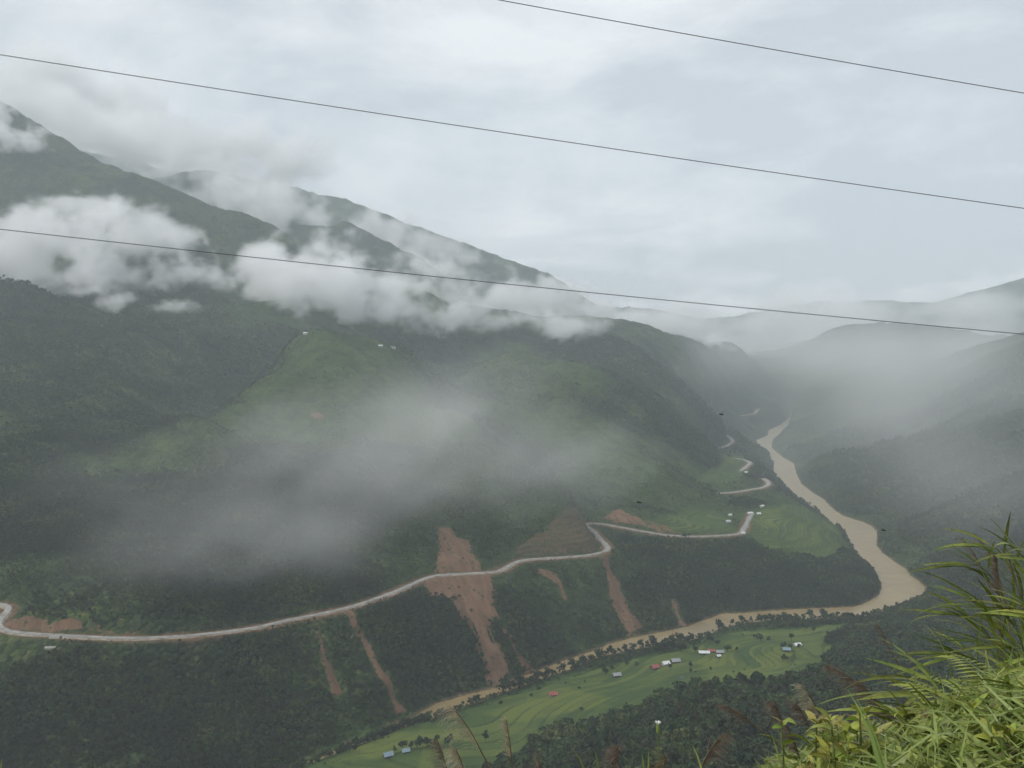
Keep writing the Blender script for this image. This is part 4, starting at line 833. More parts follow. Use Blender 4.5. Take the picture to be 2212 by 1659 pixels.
def fin(name, bm, mat, parent):
    me = bpy.data.meshes.new(name); bmesh.ops.recalc_face_normals(bm, faces=bm.faces); bm.to_mesh(me); bm.free(); return link(name, me, mat, parent)
def house(x, y, l, w, hw, rise, rz, roof, wall, label, group=None):
    l *= .87; w *= .87; p = hit(x, y); root = empty('house', (p.x, p.y, p.z + .6), rz); tag(root, label, 'house', group)
    bm = bmesh.new(); bx(bm, -l / 2, l / 2, -w / 2, w / 2, -2, hw)
    for s in (-1, 1):
        a = bm.verts.new((s * l / 2, -w / 2, hw)); b = bm.verts.new((s * l / 2, w / 2, hw)); c = bm.verts.new((s * l / 2, 0, hw + rise)); bm.faces.new((a, b, c))
    fin('wall', bm, wall, root)
    ov = .9; n = max(8, int(l / .9)); V = bmesh.new()                 # roof of sheets, ridged along the slope
    for s in (-1, 1):
        rows = []
        for k in range(n * 2 + 1):
            xx = -l / 2 - ov + (l + 2 * ov) * k / (n * 2); z = .05 if k % 2 else -.05
            rows.append([V.verts.new((xx, 0, hw + rise + .18 + z)), V.verts.new((xx, s * (w / 2 + ov), hw + .18 - ov * rise / (w / 2) + z)),
                         V.verts.new((xx, 0, hw + rise + .02 + z)), V.verts.new((xx, s * (w / 2 + ov), hw + .02 - ov * rise / (w / 2) + z))])
        for a, b in zip(rows[:-1], rows[1:]):
            V.faces.new((a[0], b[0], b[1], a[1])); V.faces.new((a[2], a[3], b[3], b[2])); V.faces.new((a[1], b[1], b[3], a[3]))
        for a in (rows[0], rows[-1]): V.faces.new((a[0], a[1], a[3], a[2]))
    fin('roof', V, roof, root)
    bm = bmesh.new(); bx(bm, -.5, .5, -w / 2 - .06, -w / 2 + .02, 0, min(2, hw - .2)); fin('door', bm, M_DOOR, root)
    for q in (-l * .3, l * .3):
        bm = bmesh.new(); bx(bm, q - .5, q + .5, -w / 2 - .05, -w / 2 + .02, .9, min(1.9, hw - .2)); fin('window', bm, M_DOOR, root)
    return root
house(1195, 1506, 9.5, 7, 2.6, 1.8, .12, M_RED, M_PALEWALL, 'lone red roofed house on the edge of the bright terraces')
house(1332, 1463, 10, 7, 2.6, 2, .25, M_GREY, M_PLANK, 'lone grey roofed hut with dark walls between bushes')
house(1414, 1447, 10, 8, 2.8, 2.2, .5, M_RED, M_PLANK, 'red roofed house left of the white roofed house')
house(1438, 1438, 9, 8, 2.8, 2, .35, M_WHITE, M_PALEWALL, 'bright white roofed house between a red and a grey roof')
house(1459, 1434, 11, 8, 2.8, 2.2, .2, M_GREY, M_PLANK, 'grey roofed house right beside the bright white roof')
house(1521, 1415, 14, 7, 2.6, 1.6, -.06, M_WHITE, M_PLANK, 'long white roofed shed, leftmost of its group')
house(1536, 1411, 9, 6, 2.4, 1.5, -.06, M_RED, M_PLANK, 'red roof touching the long white shed')
house(1555, 1413, 10, 7, 2.6, 1.7, 0, M_GREY, M_PLANK, 'grey roofed house at the right of the long white shed')
house(1552, 1421, 5, 4, 2.2, 1.2, .4, M_WHITE, M_PLANK, 'tiny white roofed hut in front of a grey roof')
house(1722, 1397, 9, 7, 2.6, 1.8, .3, M_WHITE, M_PALEWALL, 'white roofed hut among trees in the right field')
house(1699, 1410, 9, 7, 2.6, 1.8, -.2, M_BLUE, M_PLANK, 'bluish roofed hut half hidden in trees in the right field')
house(838, 1637, 9, 7, 2.6, 2, .5, M_BLUE, M_PLANK, 'bluish roofed house at the bottom left of the fields')
house(876, 1629, 7, 6, 2.4, 1.6, .4, M_BLUE, M_PLANK, 'smaller bluish roof behind the trees at bottom left')
for x, y, l, lab in ((1646, 1096, 8, 'white roofed house standing alone above the road end'), (1620, 1112, 11, 'long pale roof at the very end of the road'), (1639, 1113, 8, 'white roofed house right of the road end'), (1577, 1116, 7, 'upper white hut behind the shelf field'), (1573, 1130, 8, 'lower white hut left of the road end'), (1605, 1156, 7, 'white hut on the corner where the road turns uphill'), (1612, 1024, 8, 'white hut by the middle road loop')):
    house(x, y, l, l * .6, 2.6, 1.7, random.uniform(-.4, .4), M_WHITE, M_PALEWALL, lab)
for x, y, lab in ((660, 724, 'white roofed hut on top of the terraced hill'), (822, 750, 'white hut in the hollow right of the terraced hill'), (850, 754, 'dull hut just right of the white hut in the hollow'), (896, 624, 'white speck of a hut high up below the cloud'), (1782, 1020, 'x')):
    if lab != 'x': house(x, y, 11, 8, 2.8, 2, random.uniform(-.4, .4), M_GREY if 'dull' in lab else M_WHITE, M_PALEWALL, lab)
p = hit(1474, 1466); bm = bmesh.new()
for k in range(6):
    for q in range(4):
        pass
g_ = [[bm.verts.new((-3 + k, -2 + q * 1.3, 1.0 + .7 * math.sin(k * .6) - .15 * q + .15 * random.random())) for q in range(4)] for k in range(7)]
for k in range(6):
    for q in range(3): bm.faces.new((g_[k][q], g_[k + 1][q], g_[k + 1][q + 1], g_[k][q + 1]))
bmesh.ops.solidify(bm, geom=bm.faces[:], thickness=.08)
o = fin('tarpaulin', bm, M_TARP, None); o.location = p; tag(o, 'small blue tarpaulin lying in the green field', 'tarpaulin')
# concrete drain chute below the road at the left
ch = [hit(*q) for q in c4([(318, 872), (388, 872), (352, 962), (283, 956)])]
bm = bmesh.new(); n = 8
for k in range(n):                                                   # stepped slabs
    for a, b in ((k / n, (k + 1) / n),):
        q = [ch[0].lerp(ch[3], a), ch[1].lerp(ch[2], a), ch[1].lerp(ch[2], b), ch[0].lerp(ch[3], b)]; zt = q[0].z + 1.2
        lo_ = [bm.verts.new((v.x, v.y, v.z - 2)) for v in q]; up = [bm.verts.new((v.x, v.y, zt - .15 * i)) for i, v in enumerate(q)]
        bm.faces.new(up)
        for i in range(4): bm.faces.new((lo_[i], lo_[(i + 1) % 4], up[(i + 1) % 4], up[i]))
o = fin('drain_chute', bm, plain('old_concrete', (.3, .28, .25), .95, .3, .3), None); tag(o, 'pale concrete drain chute running down from the road at the left', 'drain chute')
# ------------------------------------------------------------------ power cables and flying insects
M_CABLE = plain('weathered_cable', (.07, .07, .075), .7, .2, 1)
def tube(name, pts, rad, mat, parent=None, n=6):
    pts = [Vector(p) for p in pts]; V = []; F = []
    for i, p in enumerate(pts):
        t = (pts[min(i + 1, len(pts) - 1)] - pts[max(i - 1, 0)]).normalized(); u = t.cross(Vector((0, .3, 1))); u = (u if u.length > 1e-3 else t.orthogonal()).normalized(); w = t.cross(u)
        r = rad(i / (len(pts) - 1)) if callable(rad) else rad
        for k in range(n): a = 6.28318 * k / n; V.append(p + (u * math.cos(a) + w * math.sin(a)) * r)
    for i in range(len(pts) - 1):
        for k in range(n): F.append((i * n + k, i * n + (k + 1) % n, (i + 1) * n + (k + 1) % n, (i + 1) * n + k))
    return link(name, mesh_np(name, [tuple(v) for v in V], F), mat, parent)
for p0, p1, sag, dep, lab in (((1080, 0), (2212, 201), .02, 20, 'thin black power cable crossing the sky at the upper right, highest of the three'), ((0, 118), (2212, 450), .05, 21, 'long power cable crossing the whole sky, middle of the three'), ((0, 495), (2212, 722), .07, 22, 'power cable crossing in front of the white clouds, lowest of the three')):
    A, B = [Vector(tuple(dep * c / ray(*p)[1] for c in ray(*p))) for p in (p0, p1)]; P = []
    for t in np.linspace(-1.4 if p0[0] else -.6, 1.6, 60):
        q = A.lerp(B, t); q.z -= sag * 4 * t * (1 - t); P.append(q)
    tag(tube('power_cable', P, .009, M_CABLE), lab, 'power cable')
M_BUG = plain('insect_body', (.03, .02, .018), .5, .3, 50); M_WING = plain('insect_wing', (.06, .035, .025), .5, .2, 50, transl=.3)
for x, y, d, rz, lab in ((1558, 896, 2.4, .3, 'tiny dark insect in flight before the far bend of road'), (1380, 1086, 2.2, .25, 'tiny reddish insect in flight above the road bend'), (1908, 1146, 2.5, -.4, 'tiny dark insect in flight over the right bank of the river')):
    root = empty('insect', at_d(x, y, d), rz); tag(root, lab, 'insect')
    tube('body', [(-.007, 0, .0012), (-.003, 0, .0006), (.001, 0, .0003), (.004, 0, 0), (.0065, 0, -.0003)], lambda t: .0004 + .0011 * math.sin(min(1, t * 1.05) * 2.6), M_BUG, root)
    for s in (-1, 1):
        for x0, l in ((.001, .006), (.003, .007)):
            link('wing', mesh_np('wing', [(x0, s * .0007, .0004), (x0 - .003, s * l * .6, .003), (x0 - .0045, s * l, .0035), (x0 - .001, s * l * .8, .003)], [(0, 1, 2, 3)], False), M_WING, root)

# ------------------------------------------------------------------ the grassy bank at the viewpoint
def bank_z(x, y):
    d = np.hypot(x, y); a = np.degrees(np.arctan2(x, y)); st = 2.3 + 2.6 * sstep(8, 24, a)
    return -1.95 - .1 * sstep(0, 10, -a) - .72 * np.maximum(d - st, 0) + .12 * (fbm(np.asarray(x) * 1.3 + 9, np.asarray(y) * 1.3 + 9, 3, 5) - .5)
a = np.radians(np.linspace(-60, 75, 90)); d = np.exp(np.linspace(math.log(.6), math.log(34), 60)); A, D = np.meshgrid(a, d); X, Y = D * np.sin(A), D * np.cos(A)
i = np.arange(X.size).reshape(X.shape); f = np.stack([i[:-1, :-1], i[:-1, 1:], i[1:, 1:], i[1:, :-1]], -1).reshape(-1, 4)
M_BANK = plain('bank_soil', (.045, .05, .025), .95, .4, 3, bump=.5)
tag(link('grass_bank', mesh_np('grass_bank', np.stack([X, Y, bank_z(X, Y)], -1).reshape(-1, 3), f), M_BANK), kind='structure')

def leafy(name, c0, c1, rough=.5, transl=.3, scale=22.0, objvar=True):
    m, nt, b = new_mat(name); N = nt.nodes.new; L = nt.links.new; b.inputs['Roughness'].default_value = rough - .1; b.inputs['Specular IOR Level'].default_value = .35
    geo = N('ShaderNodeNewGeometry'); n = N('ShaderNodeTexNoise'); n.inputs['Scale'].default_value = scale; n.inputs['Detail'].default_value = 4; L(geo.outputs['Position'], n.inputs['Vector'])
    cr = N('ShaderNodeValToRGB'); e = cr.color_ramp.elements; e[0].position = .3; e[1].position = .7; e[0].color = (*c0, 1); e[1].color = (*c1, 1); L(n.outputs['Fac'], cr.inputs[0]); src = cr.outputs[0]
    oi = N('ShaderNodeObjectInfo'); hs = N('ShaderNodeHueSaturation'); mr = N('ShaderNodeMapRange'); mr.inputs[3].default_value = .55; mr.inputs[4].default_value = 1.4
    mk = N('ShaderNodeMath'); mk.operation = 'MULTIPLY'; mk.inputs[1].default_value = 5.37; fr = N('ShaderNodeMath'); fr.operation = 'FRACT'; mh = N('ShaderNodeMapRange'); mh.inputs[3].default_value = .465; mh.inputs[4].default_value = .515
    L(oi.outputs['Random'], mr.inputs[0]); L(mr.outputs[0], hs.inputs['Value']); L(oi.outputs['Random'], mk.inputs[0]); L(mk.outputs[0], fr.inputs[0]); L(fr.outputs[0], mh.inputs[0]); L(mh.outputs[0], hs.inputs['Hue'])
    L(src, hs.inputs['Color'])
    # pale midrib, browned tip, blotches where insects and rain have been
    rb = N('ShaderNodeAttribute'); rb.attribute_name = 'rib'; al = N('ShaderNodeAttribute'); al.attribute_name = 'along'
    rr = N('ShaderNodeMapRange'); rr.inputs[1].default_value = 0; rr.inputs[2].default_value = .22; rr.inputs[3].default_value = .45; rr.inputs[4].default_value = 0; L(rb.outputs['Fac'], rr.inputs[0])
    m1 = N('ShaderNodeMix'); m1.data_type = 'RGBA'; L(rr.outputs[0], m1.inputs[0]); L(hs.outputs[0], m1.inputs[6]); m1.inputs[7].default_value = (.36, .42, .13, 1)
    nb = N('ShaderNodeTexNoise'); nb.inputs['Scale'].default_value = 85; nb.inputs['Detail'].default_value = 5; L(geo.outputs['Position'], nb.inputs['Vector'])
    sm = N('ShaderNodeMath'); sm.operation = 'MULTIPLY_ADD'; L(al.outputs['Fac'], sm.inputs[0]); sm.inputs[1].default_value = .13; L(nb.outputs['Fac'], sm.inputs[2])
    sr = N('ShaderNodeMapRange'); sr.inputs[1].default_value = .66; sr.inputs[2].default_value = .74; L(sm.outputs[0], sr.inputs[0])
    m2 = N('ShaderNodeMix'); m2.data_type = 'RGBA'; L(sr.outputs[0], m2.inputs[0]); L(m1.outputs[2], m2.inputs[6]); m2.inputs[7].default_value = (.13, .09, .035, 1)
    L(m2.outputs[2], b.inputs['Base Color']); bp = N('ShaderNodeBump'); bp.inputs['Strength'].default_value = .35; bp.inputs['Distance'].default_value = .004; L(nb.outputs['Fac'], bp.inputs['Height']); L(bp.outputs[0], b.inputs['Normal'])
    tr = N('ShaderNodeBsdfTranslucent'); ms = N('ShaderNodeMixShader'); ms.inputs[0].default_value = transl; L(m2.outputs[2], tr.inputs[0]); L(b.outputs[0], ms.inputs[1]); L(tr.outputs[0], ms.inputs[2]); L(ms.outputs[0], nt.nodes['Material Output'].inputs[0])
    return m
M_CANE = leafy('cane_leaf', (.1, .165, .025), (.26, .31, .06)); M_HERB = leafy('herb_leaf', (.15, .22, .025), (.34, .37, .06)); M_FERN = leafy('fern_leaf', (.16, .22, .025), (.3, .33, .05)); M_DARK = leafy('dark_leaf', (.06, .1, .025), (.16, .2, .055))
M_BLADE = leafy('grass_blade', (.13, .22, .04), (.22, .3, .08)); M_STEM = plain('green_stem', (.12, .15, .05), .7, .3, 30); M_DRY = plain('dry_stem', (.19, .15, .09), .8, .3, 30)
M_PLUME = plain('plume_brown', (.26, .2, .16), .8, .3, 40, transl=.3); M_PALE = plain('plume_straw', (.5, .43, .31), .8, .3, 40, transl=.35); M_DEAD = plain('dead_stalk', (.05, .028, .018), .95, .5, 40, bump=.5)
M_RUST = leafy('rusty_leaf', (.2, .12, .05), (.28, .17, .08)); M_YEL = leafy('yellow_leaf', (.28, .26, .06), (.36, .32, .1))
def blade_mesh(name, L_, w, droop, fold, seg=9, serr=0, wide=.35, twist=0.0):
    V = []; F = []; x = z = 0; a = 0
    for k in range(seg + 1):
        t = k / seg; wd = w * (min(1, (t / wide)) ** .7 if t < wide else (1 - ((t - wide) / (1 - wide)) ** 1.6)); wd = max(wd, w * .02)
        if serr and k % 2: wd *= 1 - serr
        tw = twist * t; c, s = math.cos(tw), math.sin(tw)
        V += [(x, -wd * c, z + fold * wd - wd * s), (x, 0, z), (x, wd * c, z + fold * wd + wd * s)]
        a = droop * t * t; x += L_ / seg * math.cos(a); z -= L_ / seg * math.sin(a)
        if k: b = (k - 1) * 3; F += [(b, b + 3, b + 4, b + 1), (b + 1, b + 4, b + 5, b + 2)]
    me = mesh_np(name, V, F); attr(me, 'rib', [abs(k % 3 - 1) for k in range(len(V))]); attr(me, 'along', [(k // 3) / seg for k in range(len(V))]); return me
CANE_LEAF = [blade_mesh('leaf', .36, .0105, d_, .35, twist=tw) for d_, tw in ((.5, .3), (.9, -.4), (1.3, .5), (.2, 0), (.35, -.2))]
HERB_LEAF = [blade_mesh('leaf', .092, w_ * .82, d_, .35, 14, .16, .36, tw) for d_, w_, tw in ((.3, .021, .3), (.9, .018, -.5), (1.5, .023, .4), (.1, .015, -.2), (1.1, .026, .1))]
LONG_BLADE = [blade_mesh('blade', .5, .012, d_, .5, wide=.15) for d_ in (.1, .5, .9)]
FERN_LEAF = []
def place(name, me, mat, parent, p, dirv, roll=0.0, s=1.0):
    d_ = Vector(dirv).normalized(); up = Vector((0, 0, 1)); y_ = up.cross(d_); y_ = (y_ if y_.length > 1e-3 else Vector((0, 1, 0))).normalized(); z_ = d_.cross(y_)
    m3 = Matrix((d_, y_, z_)).transposed() @ Matrix.Rotation(roll, 3, 'X')
    o = bpy.data.objects.new(name, me); C.objects.link(o); o.parent = parent
    if not me.materials: me.materials.append(None)
    o.material_slots[0].link = 'OBJECT'; o.material_slots[0].material = mat
    o.matrix_local = Matrix.Translation(p) @ m3.to_4x4() @ Matrix.Diagonal((s, s, s, 1)); return o
U_ = random.uniform
def stem_pts(base, tip, bow, n=9):
    """a stem from base to tip that bows over near its top"""
    base, tip = Vector(base), Vector(tip); c = Vector((base.x + (tip.x - base.x) * (1 - bow), base.y + (tip.y - base.y) * (1 - bow), tip.z + .02 + bow * .1)); return [base * (1 - t) ** 2 + c * 2 * t * (1 - t) + tip * t * t for t in np.linspace(0, 1, n)]
def root_for(name, x, y, d, dx, label, cat, group=None):
    """root of a plant whose top stands at a sight point: its foot on the bank, dx metres aside of it"""
    tip = at_d(x, y, d); bx_, by_ = tip.x + dx, tip.y + U_(-.1, .25); bz = float(bank_z(np.array(bx_), np.array(by_))); r = empty(name, (bx_, by_, bz)); tag(r, label, cat, group); return r, tip - Vector((bx_, by_, bz))
def cane(x, y, d, dx=.35, n=9, label=None, group='clumps of cane grass on the bank', s=1.0, mats=(M_CANE,)):
    r, tip = root_for('cane_grass', x, y, d, dx, label, 'cane grass', group); P = stem_pts((0, 0, 0), tip, .35); tube('stem', P, lambda t: .006 - .004 * t, M_STEM, r, 5)
    for k in range(n):
        t = .35 + .65 * k / (n - 1); q = t * (len(P) - 1); i = min(int(q), len(P) - 2); p = P[i].lerp(P[i + 1], q - i); ax = (P[i + 1] - P[i]).normalized()
        side = Vector((-1 if k % 3 else 1, U_(-.5, .4), 0)); dv = ax * (.9 + .4 * t) + side * U_(.3, .95) + Vector((-.15, 0, U_(-.1, .35))); place('leaf', random.choice(CANE_LEAF), random.choice(mats), r, p, dv, U_(-.9, .9), s * U_(.7, 1.2))
    return r
def herb(x, y, d, n=10, label=None, group='broad leaved herbs on the bank', mats=(M_HERB,), s=1.0, dx=.05):
    r, tip = root_for('herb', x, y, d, dx, label, 'herb', group); P = stem_pts((0, 0, 0), tip, .1); tube('stem', P, lambda t: .005 - .003 * t, M_STEM, r, 5); a = U_(0, 6.28); L0 = tip.length
    for k in range(n):
        h = (k // 2) / max(1, (n - 1) // 2); t = 1 - .42 / max(.42, L0) * (1 - h) * .95; q = t * (len(P) - 1); i = min(int(q), len(P) - 2); p = P[i].lerp(P[i + 1], q - i)
        ang = a + (k // 2) * 1.57 + (k % 2) * 3.14 + U_(-.3, .3); place('leaf', random.choice(HERB_LEAF), random.choice(mats), r, p, (math.cos(ang), math.sin(ang), .3 + .6 * h + U_(-.5, .45)), U_(-.8, .8), s * (1.2 - .6 * h) * U_(.55, 1.25))
    return r
def plume_mesh(P, side, n, l, droop, w=.0007):
    """awned branches along the last part of a stem, hanging to one side"""
    V = []; F = []
    for k in range(n):
        t = U_(.0, 1); q = t * (len(P) - 1); i = min(int(q), len(P) - 2); p = P[i].lerp(P[i + 1], q - i); ax = (P[i + 1] - P[i]).normalized()
        d_ = (ax * U_(.5, 1.1) + side * U_(.1, .9) + Vector((U_(-.3, .3), U_(-.4, .4), U_(-.1, .3)))).normalized(); ll = l * U_(.5, 1.15) * (1 - .55 * t); sg = 5; c = p.copy(); b0 = len(V)
        wv = d_.cross(Vector((0, 1, .2))).normalized()
        for j in range(sg + 1):
            ww = w * (1.6 if 0 < j < sg else .6) * (1 + .5 * math.sin(j * 2.2 + k)); V += [tuple(c - wv * ww), tuple(c + wv * ww)]
            if j: b = b0 + (j - 1) * 2; F.append((b, b + 1, b + 3, b + 2))
            c = c + d_ * (ll / sg); d_ = (d_ + Vector((side.x * .25, 0, -droop)) * (.35)).normalized()
        # fine hairs off each branch
        for j in range(1, sg):
            m = Vector(V[b0 + 2 * j]); h = m + (d_ + Vector((U_(-1, 1), U_(-1, 1), U_(-1, .4)))).normalized() * l * .12; h2 = m + Vector((w, 0, w)); b = len(V); V += [tuple(m), tuple(h2), tuple(h), tuple(m)]; F.append((b, b + 1, b + 2, b + 2)) if False else F.append((b, b + 1, b + 2, b + 3))
    return mesh_np('plume', V, F, False)
def reed(tip, neck, d, label, mat=M_PLUME, n=70, l=.13, droop=.9, side=(-1, 0, 0), dx=.35, leaves=0, group='plumed reeds on the bank'):
    """tip and neck of the plume as sight points"""
    t3, n3 = at_d(*tip, d), at_d(*neck, d + .05); run = (n3 - t3); bx_ = n3.x + dx * (1 if run.x >= 0 else -1); by_ = n3.y + .1; bz = float(bank_z(np.array(bx_), np.array(by_)))
    r = empty('reed', (bx_, by_, bz)); tag(r, label, 'reed', group); o = Vector((bx_, by_, bz)); N3, T3 = n3 - o, t3 - o
    mid = N3 + run * .9; P1 = [Vector((0, 0, 0)) * (1 - t) ** 2 + mid * 2 * t * (1 - t) + N3 * t * t for t in np.linspace(0, 1, 9)]
    ctl = N3 - run * .45 + Vector((0, 0, run.length * .16)); P2 = [N3 * (1 - t) ** 2 + ctl * 2 * t * (1 - t) + T3 * t * t for t in np.linspace(0, 1, 8)]
    tube('stem', P1 + P2[1:], lambda t: .0042 - .003 * t, M_DRY, r, 5); link('plume', plume_mesh(P2, Vector(side), n, l, droop), mat, r)
    for k in range(leaves):
        p = P1[3 + k % 5]; place('leaf', random.choice(CANE_LEAF), M_CANE, r, p, (U_(-1, .3), U_(-.4, .4), U_(.4, 1)), U_(-.6, .6), U_(.7, 1.1))
    return r
def tuft(tips, d, label, foot, mat=M_BLADE, wid=.011):
    """a few long blades rising from one foot (all sight points)"""
    f0 = at_d(*foot, d); z = float(bank_z(np.array(f0.x), np.array(f0.y))); r = empty('grass_tuft', (f0.x, f0.y, z)); tag(r, label, 'grass tuft'); o = Vector((f0.x, f0.y, z))
    for x, y in tips:
        T = at_d(x, y, d + U_(-.1, .1)) - o; Fp = f0 - o; ln = (T - Fp).length; w = wid
        # a blade from the ground to its tip, keeled, narrowing all the way
        V = []; Fc = []; side = (T - Fp).cross(Vector((0, 1, 0))).normalized(); B = Vector((Fp.x * .3, 0, 0))
        for k in range(11):
            t = k / 10; p = B * (1 - t) ** 2 + (Fp + (Fp - T) * .1) * 2 * t * (1 - t) + T * t * t; ww = w * (1 - t ** 1.5) + .0004; V += [tuple(p - side * ww), tuple(p + Vector((0, ww * .6, 0))), tuple(p + side * ww)]
            if k: b = (k - 1) * 3; Fc += [(b, b + 1, b + 4, b + 3), (b + 1, b + 2, b + 5, b + 4)]
        link('blade', mesh_np('blade', V, Fc), mat, r)
    return r
# low growth under everything: small leaves and thin stalks nobody could count
def low_growth(name, n, size, mat, label, hmax, amin, seed, thin=.45):
    g = np.random.default_rng(seed); n = int(n * 1.75); a = np.radians(amin + (64 - amin) * g.uniform(0, 1, n) ** 1.1); d = 2.35 + 2.6 * g.uniform(0, 1, n) - .8 * sstep(36, 60, np.degrees(a)) * g.uniform(0, 1, n); x, y = d * np.sin(a), d * np.cos(a)
    top = np.interp(np.degrees(a), [15, 16.5, 18, 20, 22.5, 25, 27, 29, 31, 38, 50, 64], [-.54, -.485, -.462, -.452, -.44, -.415, -.38, -.345, -.325, -.3, -.38, -.7])      # how high the growth stands, seen from the road edge
    base = bank_z(x, y); hi_ = np.minimum(d * top * (1.0 + .22 * (fbm(x * 3.3, y * 3.3, 3, 7) - .45)), base + hmax); ok = hi_ > base + .03
    x, y, d, base, hi_ = x[ok], y[ok], d[ok], base[ok], hi_[ok]; n = len(x); z = hi_ - (hi_ - base) * g.uniform(0, 1, n) ** 1.7
    P = np.stack([x, y, z], -1); t = g.normal(size=(n, 3)) * [1, 1, .55]; t /= np.linalg.norm(t, axis=1)[:, None]; u = np.cross(t, g.normal(size=(n, 3)) * [.5, .5, 1]); u /= np.linalg.norm(u, axis=1)[:, None]; nn = np.cross(t, u)
    s = (size * g.uniform(.5, 1.5, n))[:, None]
    V = np.stack([P - t * s, P + u * s * thin + nn * s * .12, P + t * s - nn * s * .25, P - u * s * thin + nn * s * .12], 1).reshape(-1, 3); F = np.arange(n * 4).reshape(n, 4)
    tag(link(name, mesh_np(name, V, F, False), mat), label, kind='stuff')
low_growth('undergrowth', 15000, .021, M_HERB, 'dense yellow green undergrowth on the bank at the lower right', .9, 15, 1)
low_growth('undergrowth', 9000, .034, M_DARK, 'darker green leaves low in the undergrowth at the lower right', .9, 15, 2)  # leaves of a darker green, scattered like the rest
low_growth('undergrowth', 13000, .095, M_BLADE, 'fine grass blades tangled in the undergrowth at the lower right', .95, 15, 3, .042)
low_growth('undergrowth', 3000, .07, M_DRY, 'thin dry stalks tangled in the undergrowth at the lower right', .9, 15, 4, .03)

for x, y, d, dx, n, s in ((2062, 1262, 4.2, .5, 11, 1), (2105, 1225, 4.3, .4, 11, 1), (2165, 1240, 4.2, .35, 11, 1.05), (2215, 1255, 4.0, .3, 10, 1), (2035, 1330, 4.1, .5, 10, 1), (2085, 1310, 3.9, .35, 11, 1), (2130, 1330, 3.8, .3, 11, 1), (2190, 1320, 3.7, .25, 11, 1), (2240, 1340, 3.6, .2, 10, 1),
                          (2100, 1390, 3.7, .3, 10, .9), (2160, 1400, 3.6, .3, 10, .9), (2215, 1420, 3.5, .2, 10, .9), (2055, 1420, 3.8, .3, 9, .9), (2180, 1470, 3.4, .2, 9, .8), (2120, 1470, 3.5, .3, 9, .8)):
    cane(x + 32, y - (42 if y < 1270 else 0), d, dx, n + 4, 'tall leafy cane grass in the thick clump at the right edge', 'canes of the clump at the right edge', s * .72)
cane(1975, 1500, 3.3, .5, 8, 'broad bladed cane leaning left out of the bank beside the large plume', None, 1.0); cane(2005, 1475, 3.4, .4, 7, 'cane with upright leaves just left of the thick clump', None, .9); cane(1985, 1545, 3.1, .5, 7, 'low dark cane leaning left under the broad bladed one', None, .95)
cane(2060, 1420, 3.9, .5, 7, 'thin cane with leaves held flat, sticking out left of the clump', None, .95); cane(2020, 1500, 3.1, .4, 9, 'short cane in front of the thick clump', None, .85)
for x_, y_ in ((2030, 1545), (2075, 1530), (2130, 1500), (2170, 1530), (2215, 1490), (1960, 1575), (2110, 1570), (2190, 1580)): cane(x_, y_, 2.9, U_(.15, .35), 9, 'short slender cane sprouting through the herbs at lower right', 'short canes among the herbs', .62)
cane(2090, 1560, 2.8, .35, 8, 'cane with long leaves at the lower right, nearest the viewer', None, .9)
for x, y, d, n, lab, m in ((1688, 1560, 2.9, 8, 'leftmost herb, pale with narrow drooping leaves', (M_HERB, M_YEL)), (1765, 1562, 2.8, 10, 'herb with a yellowing leaf, second from the left', (M_HERB, M_YEL)), (1848, 1556, 2.8, 9, 'herb topped by a rusty brown leaf beside the long bright blade', (M_HERB, M_HERB, M_RUST)),
                           (1960, 1545, 2.9, 10, 'tall herb with light leaves between the long blade and the dead stalk', (M_HERB,)), (2010, 1560, 2.8, 10, 'herb with a large brownish leaf left of the dead stalk', (M_HERB, M_RUST)), (2075, 1520, 3.0, 10, 'herb rising behind the dead stalk', (M_HERB,)), (2120, 1535, 2.9, 10, 'herb with a long flat leaf right of the dead stalk', (M_HERB,))):
    herb(x, y, d, n, lab, None, m, 1.0)
for k in range(30):
    x = U_(1720, 2240); y = U_(1555, 1690) - (x - 1720) * .11; herb(x, y, U_(2.5, 3.1), 12, 'low yellow green herb in the thick growth at the lower right corner', 'low herbs of the lower right corner', (M_HERB, M_HERB, M_HERB, M_YEL if k % 7 == 0 else M_HERB), U_(.8, 1.1))
# ferns at the right edge
def frond_mesh(L_):
    V = []; F = []; n = 16; x = z = 0
    for k in range(n + 1):
        t = k / n; a = .9 * t * t; p = Vector((x, 0, z)); x += L_ / n * math.cos(a); z -= L_ / n * math.sin(a); pl = L_ * .26 * (math.sin(min(1, t * 1.15 + .12) * 2.7)) + .006
        for s in (-1, 1):
            b = len(V); V += [tuple(p), tuple(p + Vector((L_ * .03, s * pl * .5, -.004))), tuple(p + Vector((L_ * .045, s * pl, -.016))), tuple(p + Vector((L_ * .008, s * pl * .5, -.004)))]; F.append((b, b + 1, b + 2, b + 3))
    return mesh_np('frond', V, F, False)
FR = [frond_mesh(.34), frond_mesh(.28)]
for x, y, d, lab in ((2190, 1500, 3.2, 'upper fern at the right edge under the canes'), (2205, 1570, 3.0, 'middle fern at the right edge'), (2150, 1600, 2.8, 'lower fern left of the right edge'), (2090, 1600, 2.75, 'small fern beside the dead stalk')):
    r, tip = root_for('fern', x, y, d, .02, lab, 'fern'); tube('stem', stem_pts((0, 0, 0), tip, .05), .003, M_STEM, r, 5)
    for k in range(7): a = k * .9 + U_(-.2, .2); place('frond', random.choice(FR), M_FERN, r, tip - Vector((0, 0, .02 * k)), (math.cos(a), math.sin(a), .5), 0, U_(.8, 1.15))
